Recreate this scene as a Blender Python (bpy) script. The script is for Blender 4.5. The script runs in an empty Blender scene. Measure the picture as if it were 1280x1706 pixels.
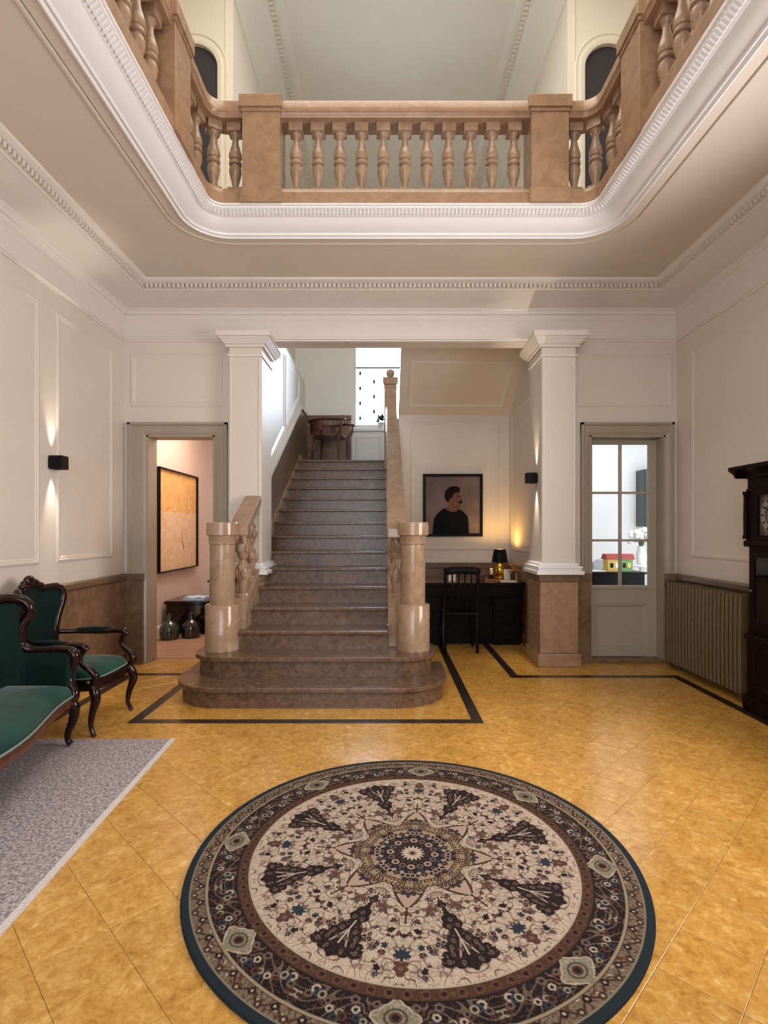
import bpy, bmesh, math, random
import numpy as np
from mathutils import Vector, Matrix
from mathutils.geometry import tessellate_polygon

random.seed(7)
PI = math.pi
SC = bpy.context.scene
COL = SC.collection

# ---------------------------------------------------------------- camera
F_PX = 895.0
cam_d = bpy.data.cameras.new('camera')
cam_d.sensor_width = 36.0
cam_d.lens = F_PX / 1706.0 * 36.0
cam_d.shift_y = 30.0 / 1706.0
cam_d.shift_x = -1.0 / 1706.0
cam_d.clip_start = 0.05
cam = bpy.data.objects.new('camera', cam_d)
COL.objects.link(cam)
cam.location = (0, 0, 1.4)
cam.rotation_euler = (PI / 2, 0, 0)
SC.camera = cam

# ---------------------------------------------------------------- world, lights, exposure
SC.view_settings.view_transform = 'Standard'
SC.view_settings.look = 'None'
SC.view_settings.gamma = 1.0
SC.view_settings.use_curve_mapping = False
SC.view_settings.exposure = 0.45
W = bpy.data.worlds.new('sky')
SC.world = W
W.use_nodes = True
W.node_tree.nodes['Background'].inputs[0].default_value = (0.80, 0.90, 1.0, 1)
W.node_tree.nodes['Background'].inputs[1].default_value = 3.0


def area(name, loc, rot, sx, sy, energy, color, spread=180):
    d = bpy.data.lights.new(name, 'AREA')
    d.shape = 'RECTANGLE'; d.size = sx; d.size_y = sy
    d.energy = energy; d.color = color; d.spread = math.radians(spread)
    o = bpy.data.objects.new(name, d); COL.objects.link(o)
    o.location = loc; o.rotation_euler = rot
    return o


def spot(name, loc, rot, energy, color, angle, blend, size=0.02, parent=None):
    d = bpy.data.lights.new(name, 'SPOT')
    d.energy = energy; d.color = color; d.spot_size = math.radians(angle)
    d.spot_blend = blend; d.shadow_soft_size = size
    o = bpy.data.objects.new(name, d); COL.objects.link(o)
    o.location = loc; o.rotation_euler = rot
    if parent: o.parent = parent
    return o


def point(name, loc, energy, color, size=0.03, parent=None):
    d = bpy.data.lights.new(name, 'POINT')
    d.energy = energy; d.color = color; d.shadow_soft_size = size
    o = bpy.data.objects.new(name, d); COL.objects.link(o)
    o.location = loc
    if parent: o.parent = parent
    return o


# assumed lights: roof above the gallery, front behind the camera, right side, side rooms; plus the stair window
area('assumed_roof_light', (0.15, 3.6, 7.32), (0, 0, 0), 3.2, 3.0, 88, (1.0, 0.93, 0.80))  # assumed overhead source, unseen; ceiling_upper is closed and has no skylight
area('upper_front_fill_light', (0.15, -2.1, 5.7), (PI / 2, 0, 0), 3.4, 1.8, 64, (1.0, 0.93, 0.82))  # added fill for the upper back wall and balustrade; no window stands there
area('assumed_front_light', (-0.5, -2.1, 1.9), (PI / 2, 0, 0), 3.0, 2.4, 21, (1.0, 0.95, 0.93))  # assumed daylight from behind the camera, just inside the assumed wall_front opening
area('assumed_side_light', (3.0, 2.6, 2.1), (0, PI / 2, 0), 1.8, 1.7, 72, (1.0, 0.93, 0.92), 146)  # assumed unseen daylight from the right; wall_right is solid, without a window
area('stair_window_light', (0.1, 9.78, 4.2), (-PI / 2, 0, 0), 1.2, 1.8, 100, (0.62, 0.80, 1.0))
area('assumed_left_room_light', (-2.1, 7.2, 3.2), (0, 0, 0), 1.0, 1.4, 38, (1.0, 0.80, 0.66))  # assumed source lighting the left room; no fixture is built
area('assumed_right_room_light', (3.6, 7.6, 3.3), (0, 0, 0), 1.6, 1.8, 20, (1.0, 0.98, 0.96))  # assumed source for the bright right room, without a fixture


# ---------------------------------------------------------------- materials
def lin(c):
    return tuple(((x / 255.0) / 12.92 if x / 255.0 <= 0.04045 else ((x / 255.0 + 0.055) / 1.055) ** 2.4) for x in c)


def mat(name, rgb, rough=0.5, var=0.0, scale=6.0, rgb2=None, detail=4.0, metal=0.0, bump=0.0, bscale=None,
        coat=0.0, spec=0.5, sheen=0.0, distort=0.0, stretch=None, contrast=(0.35, 0.65)):
    m = bpy.data.materials.new(name)
    m.use_nodes = True
    nt = m.node_tree
    b = nt.nodes['Principled BSDF']
    b.inputs['Roughness'].default_value = rough
    b.inputs['Metallic'].default_value = metal
    b.inputs['Specular IOR Level'].default_value = spec
    b.inputs['Coat Weight'].default_value = coat
    b.inputs['Coat Roughness'].default_value = 0.08
    if sheen:
        b.inputs['Sheen Weight'].default_value = sheen
        b.inputs['Sheen Roughness'].default_value = 0.35
    c1 = tuple(rgb) + (1,)
    if rgb2 is None:
        rgb2 = tuple(max(0.0, x * (1 - var)) for x in rgb)
    c2 = tuple(rgb2) + (1,)
    geo = nt.nodes.new('ShaderNodeNewGeometry')
    src = geo.outputs['Position']
    if stretch:
        mp = nt.nodes.new('ShaderNodeMapping')
        mp.inputs['Scale'].default_value = stretch
        nt.links.new(src, mp.inputs['Vector']); src = mp.outputs['Vector']
    n = nt.nodes.new('ShaderNodeTexNoise')
    n.inputs['Scale'].default_value = scale
    n.inputs['Detail'].default_value = detail
    n.inputs['Roughness'].default_value = 0.6
    n.inputs['Distortion'].default_value = distort
    nt.links.new(src, n.inputs['Vector'])
    r = nt.nodes.new('ShaderNodeValToRGB')
    r.color_ramp.elements[0].position = contrast[0]; r.color_ramp.elements[0].color = c2
    r.color_ramp.elements[1].position = contrast[1]; r.color_ramp.elements[1].color = c1
    nt.links.new(n.outputs['Fac'], r.inputs['Fac'])
    nt.links.new(r.outputs['Color'], b.inputs['Base Color'])
    if bump:
        n2 = nt.nodes.new('ShaderNodeTexNoise')
        n2.inputs['Scale'].default_value = bscale or scale * 8
        n2.inputs['Detail'].default_value = 3
        nt.links.new(geo.outputs['Position'], n2.inputs['Vector'])
        bp = nt.nodes.new('ShaderNodeBump')
        bp.inputs['Strength'].default_value = bump
        bp.inputs['Distance'].default_value = 0.01
        nt.links.new(n2.outputs['Fac'], bp.inputs['Height'])
        nt.links.new(bp.outputs['Normal'], b.inputs['Normal'])
    return m


def marble_tile_mat():
    m = bpy.data.materials.new('yellow_marble_tile')
    m.use_nodes = True
    nt = m.node_tree; L = nt.links
    b = nt.nodes['Principled BSDF']
    b.inputs['Roughness'].default_value = 0.3
    geo = nt.nodes.new('ShaderNodeNewGeometry')
    oi = nt.nodes.new('ShaderNodeObjectInfo')
    add = nt.nodes.new('ShaderNodeMath'); add.operation = 'ADD'
    L.new(geo.outputs['Random Per Island'], add.inputs[0]); L.new(oi.outputs['Random'], add.inputs[1])
    fr = nt.nodes.new('ShaderNodeMath'); fr.operation = 'FRACT'
    L.new(add.outputs[0], fr.inputs[0])
    w = nt.nodes.new('ShaderNodeMath'); w.operation = 'MULTIPLY'; w.inputs[1].default_value = 40
    L.new(fr.outputs[0], w.inputs[0])
    n = nt.nodes.new('ShaderNodeTexNoise'); n.noise_dimensions = '4D'
    n.inputs['Scale'].default_value = 11; n.inputs['Detail'].default_value = 7
    n.inputs['Roughness'].default_value = 0.68; n.inputs['Distortion'].default_value = 1.4
    L.new(geo.outputs['Position'], n.inputs['Vector']); L.new(w.outputs[0], n.inputs['W'])
    nb = nt.nodes.new('ShaderNodeTexNoise'); nb.noise_dimensions = '4D'
    nb.inputs['Scale'].default_value = 34; nb.inputs['Detail'].default_value = 5
    nb.inputs['Roughness'].default_value = 0.7; nb.inputs['Distortion'].default_value = 0.8
    L.new(geo.outputs['Position'], nb.inputs['Vector']); L.new(w.outputs[0], nb.inputs['W'])
    avg = nt.nodes.new('ShaderNodeMix'); avg.data_type = 'FLOAT'; avg.inputs[0].default_value = 0.45
    L.new(n.outputs['Fac'], avg.inputs[2]); L.new(nb.outputs['Fac'], avg.inputs[3])
    r = nt.nodes.new('ShaderNodeValToRGB')
    e = r.color_ramp.elements
    e[0].position = 0.32; e[0].color = (0.27, 0.105, 0.013, 1)
    e[1].position = 0.70; e[1].color = (0.86, 0.62, 0.32, 1)
    k = e.new(0.44); k.color = (0.46, 0.225, 0.036, 1)
    k = e.new(0.53); k.color = (0.56, 0.305, 0.066, 1)
    k = e.new(0.61); k.color = (0.66, 0.40, 0.125, 1)
    L.new(avg.outputs[0], r.inputs['Fac'])
    hv = nt.nodes.new('ShaderNodeHueSaturation')
    mr = nt.nodes.new('ShaderNodeMapRange'); mr.inputs[3].default_value = 0.93; mr.inputs[4].default_value = 1.06
    L.new(fr.outputs[0], mr.inputs[0]); L.new(mr.outputs[0], hv.inputs['Value'])
    L.new(r.outputs['Color'], hv.inputs['Color'])
    L.new(hv.outputs['Color'], b.inputs['Base Color'])
    n3 = nt.nodes.new('ShaderNodeTexNoise'); n3.inputs['Scale'].default_value = 4
    L.new(geo.outputs['Position'], n3.inputs['Vector'])
    mr2 = nt.nodes.new('ShaderNodeMapRange'); mr2.inputs[3].default_value = 0.14; mr2.inputs[4].default_value = 0.30
    L.new(n3.outputs['Fac'], mr2.inputs[0]); L.new(mr2.outputs[0], b.inputs['Roughness'])
    return m


def glass_mat(name, tint=(1, 1, 1), gloss=0.12):
    m = bpy.data.materials.new(name); m.use_nodes = True
    nt = m.node_tree; nt.nodes.remove(nt.nodes['Principled BSDF'])
    out = nt.nodes['Material Output']
    t = nt.nodes.new('ShaderNodeBsdfTransparent'); t.inputs[0].default_value = tuple(tint) + (1,)
    g = nt.nodes.new('ShaderNodeBsdfGlossy'); g.inputs['Roughness'].default_value = 0.03
    fz = nt.nodes.new('ShaderNodeFresnel'); fz.inputs[0].default_value = 1.45
    mx = nt.nodes.new('ShaderNodeMixShader')
    nt.links.new(fz.outputs[0], mx.inputs[0]); nt.links.new(t.outputs[0], mx.inputs[1]); nt.links.new(g.outputs[0], mx.inputs[2])
    nt.links.new(mx.outputs[0], out.inputs[0])
    return m


def attr_mat(name, rough=0.95):
    m = bpy.data.materials.new(name); m.use_nodes = True
    nt = m.node_tree; b = nt.nodes['Principled BSDF']
    b.inputs['Roughness'].default_value = rough
    b.inputs['Specular IOR Level'].default_value = 0.15
    a = nt.nodes.new('ShaderNodeAttribute'); a.attribute_name = 'weave'
    geo = nt.nodes.new('ShaderNodeNewGeometry')
    n = nt.nodes.new('ShaderNodeTexNoise'); n.inputs['Scale'].default_value = 260; n.inputs['Detail'].default_value = 2
    nt.links.new(geo.outputs['Position'], n.inputs['Vector'])
    mr = nt.nodes.new('ShaderNodeMapRange'); mr.inputs[3].default_value = 0.45; mr.inputs[4].default_value = 1.50
    nt.links.new(n.outputs['Fac'], mr.inputs[0])
    mx = nt.nodes.new('ShaderNodeMix'); mx.data_type = 'RGBA'; mx.blend_type = 'MULTIPLY'; mx.inputs[0].default_value = 1.0
    nt.links.new(a.outputs['Color'], mx.inputs[6]); nt.links.new(mr.outputs[0], mx.inputs[7])
    nt.links.new(mx.outputs[2], b.inputs['Base Color'])
    bp = nt.nodes.new('ShaderNodeBump'); bp.inputs['Strength'].default_value = 0.5; bp.inputs['Distance'].default_value = 0.004
    nt.links.new(n.outputs['Fac'], bp.inputs['Height']); nt.links.new(bp.outputs['Normal'], b.inputs['Normal'])
    return m


M = {}
M['wall'] = mat('white_plaster', (0.70, 0.635, 0.56), 0.5, 0.05, 1.5)
M['ceil'] = mat('ceiling_plaster', (0.67, 0.595, 0.51), 0.6, 0.05, 1.2)
M['trim'] = mat('white_trim_paint', (0.74, 0.69, 0.635), 0.4, 0.04, 3)
M['fascia'] = mat('bright_white_paint', (0.83, 0.825, 0.835), 0.35, 0.03, 3)
M['upper'] = mat('gallery_wall_paint', (0.78, 0.725, 0.61), 0.6, 0.05, 1.5)
M['greige'] = mat('greige_paint', (0.36, 0.305, 0.235), 0.45, 0.06, 5)
M['doorpaint'] = mat('door_greige_paint', (0.40, 0.345, 0.275), 0.42, 0.05, 5)
M['stone'] = mat('tan_limestone', (0.385, 0.240, 0.150), 0.26, 0.0, 9, (0.285, 0.170, 0.100), 7, distort=1.0)
M['baluster'] = mat('tan_limestone_turned', (0.40, 0.27, 0.18), 0.26, 0.0, 14, (0.28, 0.18, 0.115), 6, distort=0.8)
M['stair'] = mat('brown_grey_marble', (0.185, 0.106, 0.062), 0.27, 0.0, 19, (0.075, 0.040, 0.022), 9, distort=0.9, contrast=(0.32, 0.68))
M['newel'] = mat('polished_beige_stone', (0.40, 0.275, 0.175), 0.13, 0.0, 10, (0.30, 0.195, 0.12), 7, distort=1.0)
M['dado'] = mat('brown_stone_dado', (0.23, 0.140, 0.080), 0.26, 0.0, 7, (0.135, 0.080, 0.045), 7, distort=1.0)
M['dado_cap'] = mat('brown_stone_dado_cap', (0.18, 0.115, 0.070), 0.28, 0.0, 8, (0.125, 0.080, 0.048), 7, distort=1.0)
M['tile'] = marble_tile_mat()
M['grout'] = mat('brown_grout', (0.40, 0.215, 0.06), 0.7, 0.2, 20)
M['border'] = mat('black_marble', (0.018, 0.013, 0.012), 0.22, 0.0, 12, (0.035, 0.024, 0.02), 6)
M['mahogany'] = mat('dark_mahogany', (0.020, 0.006, 0.005), 0.13, 0.0, 5, (0.008, 0.003, 0.003), 5, stretch=(6, 6, 1), spec=0.35)
M['clockwood'] = mat('clock_mahogany', (0.012, 0.004, 0.0035), 0.30, 0.0, 5, (0.006, 0.002, 0.002), 5, stretch=(6, 6, 1), spec=0.07)
M['redwood'] = mat('red_brown_wood', (0.13, 0.048, 0.030), 0.28, 0.0, 6, (0.06, 0.02, 0.014), 5, stretch=(5, 5, 1))
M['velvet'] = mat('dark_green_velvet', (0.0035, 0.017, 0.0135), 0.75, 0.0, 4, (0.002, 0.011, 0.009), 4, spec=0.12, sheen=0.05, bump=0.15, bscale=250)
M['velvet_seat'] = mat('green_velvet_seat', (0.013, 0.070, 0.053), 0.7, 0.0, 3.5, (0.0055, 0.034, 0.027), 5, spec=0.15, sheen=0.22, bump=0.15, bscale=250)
M['piping'] = mat('pale_green_piping', (0.16, 0.26, 0.21), 0.6, 0.2, 60)
M['black'] = mat('matt_black', (0.008, 0.008, 0.009), 0.35, 0.0, 10, (0.012, 0.012, 0.013), spec=0.07)
M['blackwood'] = mat('ebonised_wood', (0.010, 0.009, 0.009), 0.32, 0.0, 8, (0.006, 0.005, 0.005), spec=0.07)
M['desktop'] = mat('brown_desk_top', (0.16, 0.07, 0.03), 0.25, 0.0, 8, (0.09, 0.04, 0.02), stretch=(1, 6, 6))
M['radiator'] = mat('olive_brown_radiator_enamel', (0.130, 0.088, 0.040), 0.32, 0.12, 12, spec=0.35)
M['white'] = mat('white_gloss', (0.85, 0.85, 0.84), 0.35, 0.03, 8)
M['white_dot'] = mat('white_panel_paint', (0.66, 0.67, 0.67), 0.35, 0.03, 8)
M['dullbrass'] = mat('dull_brass', (0.16, 0.115, 0.05), 0.4, 0.3, 40, metal=0.6)
M['brass'] = mat('brass', (0.72, 0.52, 0.10), 0.22, 0.2, 20, metal=1.0)
M['silver'] = mat('silvered_dial', (0.17, 0.155, 0.135), 0.35, 0.25, 40, metal=0.4)
M['dialring'] = mat('aged_dial_ring', (0.30, 0.275, 0.235), 0.5, 0.2, 30)
M['glass'] = glass_mat('clear_glass')
M['greenglass'] = mat('green_bottle_glass', (0.022, 0.036, 0.014), 0.08, 0.2, 6, coat=0.6)
M['darkglass'] = mat('dark_bottle_glass', (0.006, 0.008, 0.005), 0.07, 0.2, 6, coat=0.6)
M['woodfloor'] = mat('reddish_wood_floor', (0.50, 0.30, 0.20), 0.30, 0.0, 4, (0.34, 0.19, 0.125), 6, stretch=(1, 14, 1))
M['pinkwall'] = mat('pale_pink_plaster', (0.74, 0.62, 0.55), 0.6, 0.04, 2)
M['whitewall'] = mat('cool_white_plaster', (0.78, 0.78, 0.77), 0.6, 0.03, 2)
M['greyrug'] = mat('heathered_grey_wool', (0.56, 0.49, 0.49), 0.95, 0.0, 75, (0.13, 0.11, 0.12), 7, bump=0.6, bscale=150, spec=0.1, contrast=(0.34, 0.64))
M['rugedge'] = mat('pale_wool_binding', (0.72, 0.66, 0.64), 0.9, 0.3, 150, spec=0.1)
M['orange'] = mat('orange_petal', (0.85, 0.32, 0.03), 0.6, 0.4, 60)
M['leaf'] = mat('green_leaf', (0.045, 0.10, 0.04), 0.5, 0.4, 40)
M['paper'] = mat('cream_card', (0.78, 0.72, 0.60), 0.7, 0.05, 20)
M['tealpaint'] = mat('dark_teal_paint', (0.022, 0.045, 0.047), 0.4, 0.1, 10)
M['yellow'] = mat('yellow_print', (0.75, 0.52, 0.10), 0.6, 0.25, 40)
M['red'] = mat('red_print', (0.40, 0.05, 0.04), 0.6, 0.25, 40)
M['green'] = mat('green_print', (0.16, 0.36, 0.10), 0.6, 0.25, 40)
M['blue'] = mat('pale_blue_reflection', (0.50, 0.64, 0.86), 0.7, 0.1, 20)
M['grey'] = mat('grey_fabric', (0.42, 0.42, 0.43), 0.8, 0.1, 40)
M['navy'] = mat('dark_niche_fill', (0.030, 0.028, 0.036), 0.6, 0.1, 6)
M['skin'] = mat('portrait_skin_print', (0.20, 0.098, 0.070), 0.6, 0.0, 30, (0.10, 0.045, 0.034), spec=0.1)
M['hairp'] = mat('portrait_hair_print', (0.010, 0.007, 0.007), 0.6, 0.2, 30, spec=0.05)
M['jacket'] = mat('portrait_jacket_print', (0.007, 0.009, 0.012), 0.6, 0.3, 14, spec=0.05)
M['backdrop'] = mat('portrait_backdrop_print', (0.225, 0.165, 0.160), 0.5, 0.0, 2.5, (0.13, 0.10, 0.11), spec=0.1)
M['canvas'] = mat('abstract_canvas', (0.80, 0.52, 0.22), 0.7, 0.0, 9, (0.62, 0.33, 0.10), 8, distort=1.5)
M['canvas_pale'] = mat('abstract_canvas_pale', (0.78, 0.62, 0.44), 0.7, 0.0, 9, (0.66, 0.44, 0.24), 8, distort=1.5)


# ---------------------------------------------------------------- helpers
def tag(o, label=None, cat=None, group=None, kind=None):
    if label: o['label'] = label
    if cat: o['category'] = cat
    if group: o['group'] = group
    if kind: o['kind'] = kind
    return o


def empty(name, loc=(0, 0, 0), label=None, cat=None, group=None, kind=None, rz=0.0, parent=None):
    o = bpy.data.objects.new(name, None); COL.objects.link(o)
    o.location = loc; o.rotation_euler = (0, 0, rz)
    if parent: o.parent = parent
    return tag(o, label, cat, group, kind)


class MB:
    def __init__(s): s.v = []; s.f = []

    def add(s, v, f):
        k = len(s.v); s.v += [tuple(p) for p in v]; s.f += [tuple(i + k for i in q) for q in f]; return s

    def box(s, x0, x1, y0, y1, z0, z1):
        return s.add([(x0, y0, z0), (x1, y0, z0), (x1, y1, z0), (x0, y1, z0), (x0, y0, z1), (x1, y0, z1), (x1, y1, z1), (x0, y1, z1)],
                     [(3, 2, 1, 0), (4, 5, 6, 7), (0, 1, 5, 4), (1, 2, 6, 5), (2, 3, 7, 6), (3, 0, 4, 7)])

    def frustum(s, cx, cy, z0, z1, a0, b0, a1, b1):
        return s.add([(cx - a0, cy - b0, z0), (cx + a0, cy - b0, z0), (cx + a0, cy + b0, z0), (cx - a0, cy + b0, z0),
                      (cx - a1, cy - b1, z1), (cx + a1, cy - b1, z1), (cx + a1, cy + b1, z1), (cx - a1, cy + b1, z1)],
                     [(3, 2, 1, 0), (4, 5, 6, 7), (0, 1, 5, 4), (1, 2, 6, 5), (2, 3, 7, 6), (3, 0, 4, 7)])

    def lathe(s, prof, cx=0, cy=0, seg=24, cap=True):
        v = []; f = []
        for r, z in prof:
            for k in range(seg):
                a = 2 * PI * k / seg
                v.append((cx + r * math.cos(a), cy + r * math.sin(a), z))
        for i in range(len(prof) - 1):
            for k in range(seg):
                k2 = (k + 1) % seg
                f.append((i * seg + k, i * seg + k2, (i + 1) * seg + k2, (i + 1) * seg + k))
        if cap:
            f.append(tuple(reversed(range(seg))))
            f.append(tuple((len(prof) - 1) * seg + k for k in range(seg)))
        return s.add(v, f)

    def tube(s, pts, rad, seg=10, closed=False, flat=None, sub=4, spline=True):
        P = [Vector(p) for p in pts]
        n = len(P)
        R = list(rad) if hasattr(rad, '__len__') else [rad] * n
        if spline:
            Q = []; RR = []
            m = n if closed else n - 1
            for i in range(m):
                g = (lambda j: P[j % n]) if closed else (lambda j: P[min(max(j, 0), n - 1)])
                h = (lambda j: R[j % n]) if closed else (lambda j: R[min(max(j, 0), n - 1)])
                for q in range(sub):
                    t = q / sub
                    p0, p1, p2, p3 = g(i - 1), g(i), g(i + 1), g(i + 2)
                    Q.append(0.5 * ((2 * p1) + (p2 - p0) * t + (2 * p0 - 5 * p1 + 4 * p2 - p3) * t * t + (3 * p1 - p0 - 3 * p2 + p3) * t ** 3))
                    RR.append(h(i) * (1 - t) + h(i + 1) * t)
            if not closed: Q.append(P[-1]); RR.append(R[-1])
            P, R = Q, RR; n = len(P)
        v = []; f = []
        up = None
        for i in range(n):
            a = P[(i - 1) % n] if closed or i > 0 else P[i]
            b = P[(i + 1) % n] if closed or i < n - 1 else P[i]
            t = (b - a).normalized()
            if up is None:
                up = Vector((0, 0, 1)) if abs(t.z) < 0.9 else Vector((1, 0, 0))
            side = t.cross(up)
            if side.length < 1e-6: side = t.cross(Vector((0.3, 1, 0.2)))
            side.normalize(); up = side.cross(t).normalized()
            fl = flat or (1, 1)
            for k in range(seg):
                an = 2 * PI * k / seg
                v.append(P[i] + side * (R[i] * fl[0] * math.cos(an)) + up * (R[i] * fl[1] * math.sin(an)))
        for i in range(n if closed else n - 1):
            j = (i + 1) % n
            for k in range(seg):
                k2 = (k + 1) % seg
                f.append((i * seg + k, i * seg + k2, j * seg + k2, j * seg + k))
        if not closed:
            f.append(tuple(reversed(range(seg)))); f.append(tuple((n - 1) * seg + k for k in range(seg)))
        return s.add(v, f)

    def ball(s, c, rx, ry=None, rz=None, seg=12, rings=8):
        ry = rx if ry is None else ry; rz = rx if rz is None else rz
        v = [(c[0], c[1], c[2] - rz)]; f = []
        for i in range(1, rings):
            p = -PI / 2 + PI * i / rings
            for k in range(seg):
                a = 2 * PI * k / seg
                v.append((c[0] + rx * math.cos(p) * math.cos(a), c[1] + ry * math.cos(p) * math.sin(a), c[2] + rz * math.sin(p)))
        v.append((c[0], c[1], c[2] + rz))
        for k in range(seg):
            f.append((0, 1 + (k + 1) % seg, 1 + k))
        for i in range(rings - 2):
            for k in range(seg):
                k2 = (k + 1) % seg
                f.append((1 + i * seg + k, 1 + i * seg + k2, 1 + (i + 1) * seg + k2, 1 + (i + 1) * seg + k))
        t = len(v) - 1; o = 1 + (rings - 2) * seg
        for k in range(seg):
            f.append((o + k, o + (k + 1) % seg, t))
        return s.add(v, f)

    def prism(s, poly, a0, a1, axis='x'):
        """poly: 2-D outline; axis x -> poly is (y,z); y -> (x,z); z -> (x,y)"""
        n = len(poly)
        mk = {'x': lambda a, p: (a, p[0], p[1]), 'y': lambda a, p: (p[0], a, p[1]), 'z': lambda a, p: (p[0], p[1], a)}[axis]
        v = [mk(a0, p) for p in poly] + [mk(a1, p) for p in poly]
        tri = tessellate_polygon([[Vector((p[0], p[1], 0)) for p in poly]])
        f = [tuple(t) for t in tri] + [tuple(n + i for i in reversed(t)) for t in tri]
        f += [(i, (i + 1) % n, n + (i + 1) % n, n + i) for i in range(n)]
        return s.add(v, f)

    def plate(s, outer, holes, a0, a1, axis='y'):
        mk = {'x': lambda a, p: (a, p[0], p[1]), 'y': lambda a, p: (p[0], a, p[1]), 'z': lambda a, p: (p[0], p[1], a)}[axis]
        loops = [outer] + holes
        flat = [p for l in loops for p in l]
        n = len(flat)
        tri = tessellate_polygon([[Vector((p[0], p[1], 0)) for p in l] for l in loops])
        v = [mk(a0, p) for p in flat] + [mk(a1, p) for p in flat]
        f = [tuple(t) for t in tri] + [tuple(n + i for i in reversed(t)) for t in tri]
        o = 0
        for l in loops:
            m = len(l)
            f += [(o + i, o + (i + 1) % m, n + o + (i + 1) % m, n + o + i) for i in range(m)]
            o += m
        return s.add(v, f)

    def sweep(s, path, prof, closed=False, side=1, caps=True):
        """path: (x,y) points; prof: (q,z) points, q is measured to the right of the path (side=1) or left (-1)"""
        n = len(path); P = [Vector((p[0], p[1])) for p in path]
        v = []; f = []
        for i in range(n):
            if closed: a = (P[i] - P[i - 1]); b = (P[(i + 1) % n] - P[i])
            else:
                a = P[i] - P[i - 1] if i > 0 else P[1] - P[0]
                b = P[i + 1] - P[i] if i < n - 1 else P[-1] - P[-2]
            a = a.normalized(); b = b.normalized()
            na = Vector((a.y, -a.x)) * side; nb = Vector((b.y, -b.x)) * side
            m = na + nb
            m = m / max(1e-6, 1 + na.dot(nb))
            for q, z in prof:
                v.append((P[i].x + m.x * q, P[i].y + m.y * q, z))
        k = len(prof)
        for i in range(n if closed else n - 1):
            j = (i + 1) % n
            for q in range(k - 1):
                f.append((i * k + q, j * k + q, j * k + q + 1, i * k + q + 1))
        if caps and not closed and k > 2:
            f.append(tuple(range(k))); f.append(tuple((n - 1) * k + q for q in reversed(range(k))))
        return s.add(v, f)

    def frame(s, org, U, V, N, w, h, prof):
        """rectangular moulding ring; prof: (inset, height)"""
        O = Vector(org); U = Vector(U); V = Vector(V); N = Vector(N)
        v = []; f = []
        for a, b in prof:
            for (x, y) in ((a, a), (w - a, a), (w - a, h - a), (a, h - a)):
                v.append(O + U * x + V * y + N * b)
        for i in range(len(prof) - 1):
            for k in range(4):
                k2 = (k + 1) % 4
                f.append((i * 4 + k, i * 4 + k2, (i + 1) * 4 + k2, (i + 1) * 4 + k))
        return s.add(v, f)

    def mesh(s, name, m, smooth=False, recalc=True):
        me = bpy.data.meshes.new(name)
        me.from_pydata(s.v, [], s.f)
        if recalc:
            bm = bmesh.new(); bm.from_mesh(me)
            bmesh.ops.recalc_face_normals(bm, faces=bm.faces)
            bm.to_mesh(me); bm.free()
        me.materials.append(m)
        if smooth:
            me.polygons.foreach_set('use_smooth', [True] * len(me.polygons))
            if smooth != 'all':
                me.set_sharp_from_angle(angle=math.radians(38))
        me.update()
        return me

    def build(s, name, m, parent=None, smooth=False, bevel=0.0, label=None, cat=None, group=None, kind=None, seg=2):
        o = bpy.data.objects.new(name, s.mesh(name, m, smooth)); COL.objects.link(o)
        if parent: o.parent = parent
        if bevel:
            b = o.modifiers.new('soft_edge', 'BEVEL'); b.width = bevel; b.segments = seg; b.limit_method = 'ANGLE'
            b.angle_limit = math.radians(40)
        return tag(o, label, cat, group, kind)


def link_copy(o, parent, loc=None, rz=None):
    c = o.copy(); COL.objects.link(c); c.parent = parent
    if loc is not None: c.location = loc
    if rz is not None: c.rotation_euler = (0, 0, rz)
    return c


PANEL = [(0, 0), (0.0, 0.006), (0.012, 0.011), (0.022, 0.011), (0.028, 0.006), (0.040, 0.006), (0.046, 0.003), (0.050, 0.0)]
XL, XR, YB, YF = -2.75, 3.085, 5.67, -2.2
ZC = 3.87
ZG = 4.02        # gallery floor
ZU = 7.4         # upper ceiling


def panel(parent, org, U, N, w, h, m=None, prof=PANEL, name='panel_moulding'):
    return MB().frame(org, U, (0, 0, 1), N, w, h, prof).build(name, m or M['wall'], parent)


def rect(x0, x1, z0, z1):
    return [(x0, z0), (x1, z0), (x1, z1), (x0, z1)]


# ================================================================ FLOOR
floor = MB().box(XL - 0.2, XR + 0.2, YF, 5.9, -0.12, -0.006).build('floor', M['grout'], kind='structure')
MB().box(-0.1, 1.95, 5.9, 7.6, -0.12, -0.006).build('alcove_floor_bed', M['grout'], floor)
S = 0.237
R2 = math.sqrt(0.5)
U0, V0 = 0.585 * R2, 2.86 * R2


def clip(poly, x0, x1, y0, y1):
    def cut(p, ax, lim, keep_less):
        out = []
        for i in range(len(p)):
            a, b = p[i - 1], p[i]
            ia = (a[ax] <= lim) if keep_less else (a[ax] >= lim)
            ib = (b[ax] <= lim) if keep_less else (b[ax] >= lim)
            if ia != ib:
                t = (lim - a[ax]) / (b[ax] - a[ax])
                out.append((a[0] + (b[0] - a[0]) * t, a[1] + (b[1] - a[1]) * t))
            if ib: out.append(b)
        return out
    for ax, lim, kl in ((0, x0, False), (0, x1, True), (1, y0, False), (1, y1, True)):
        if not poly: return []
        poly = cut(poly, ax, lim, kl)
    return poly


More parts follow.
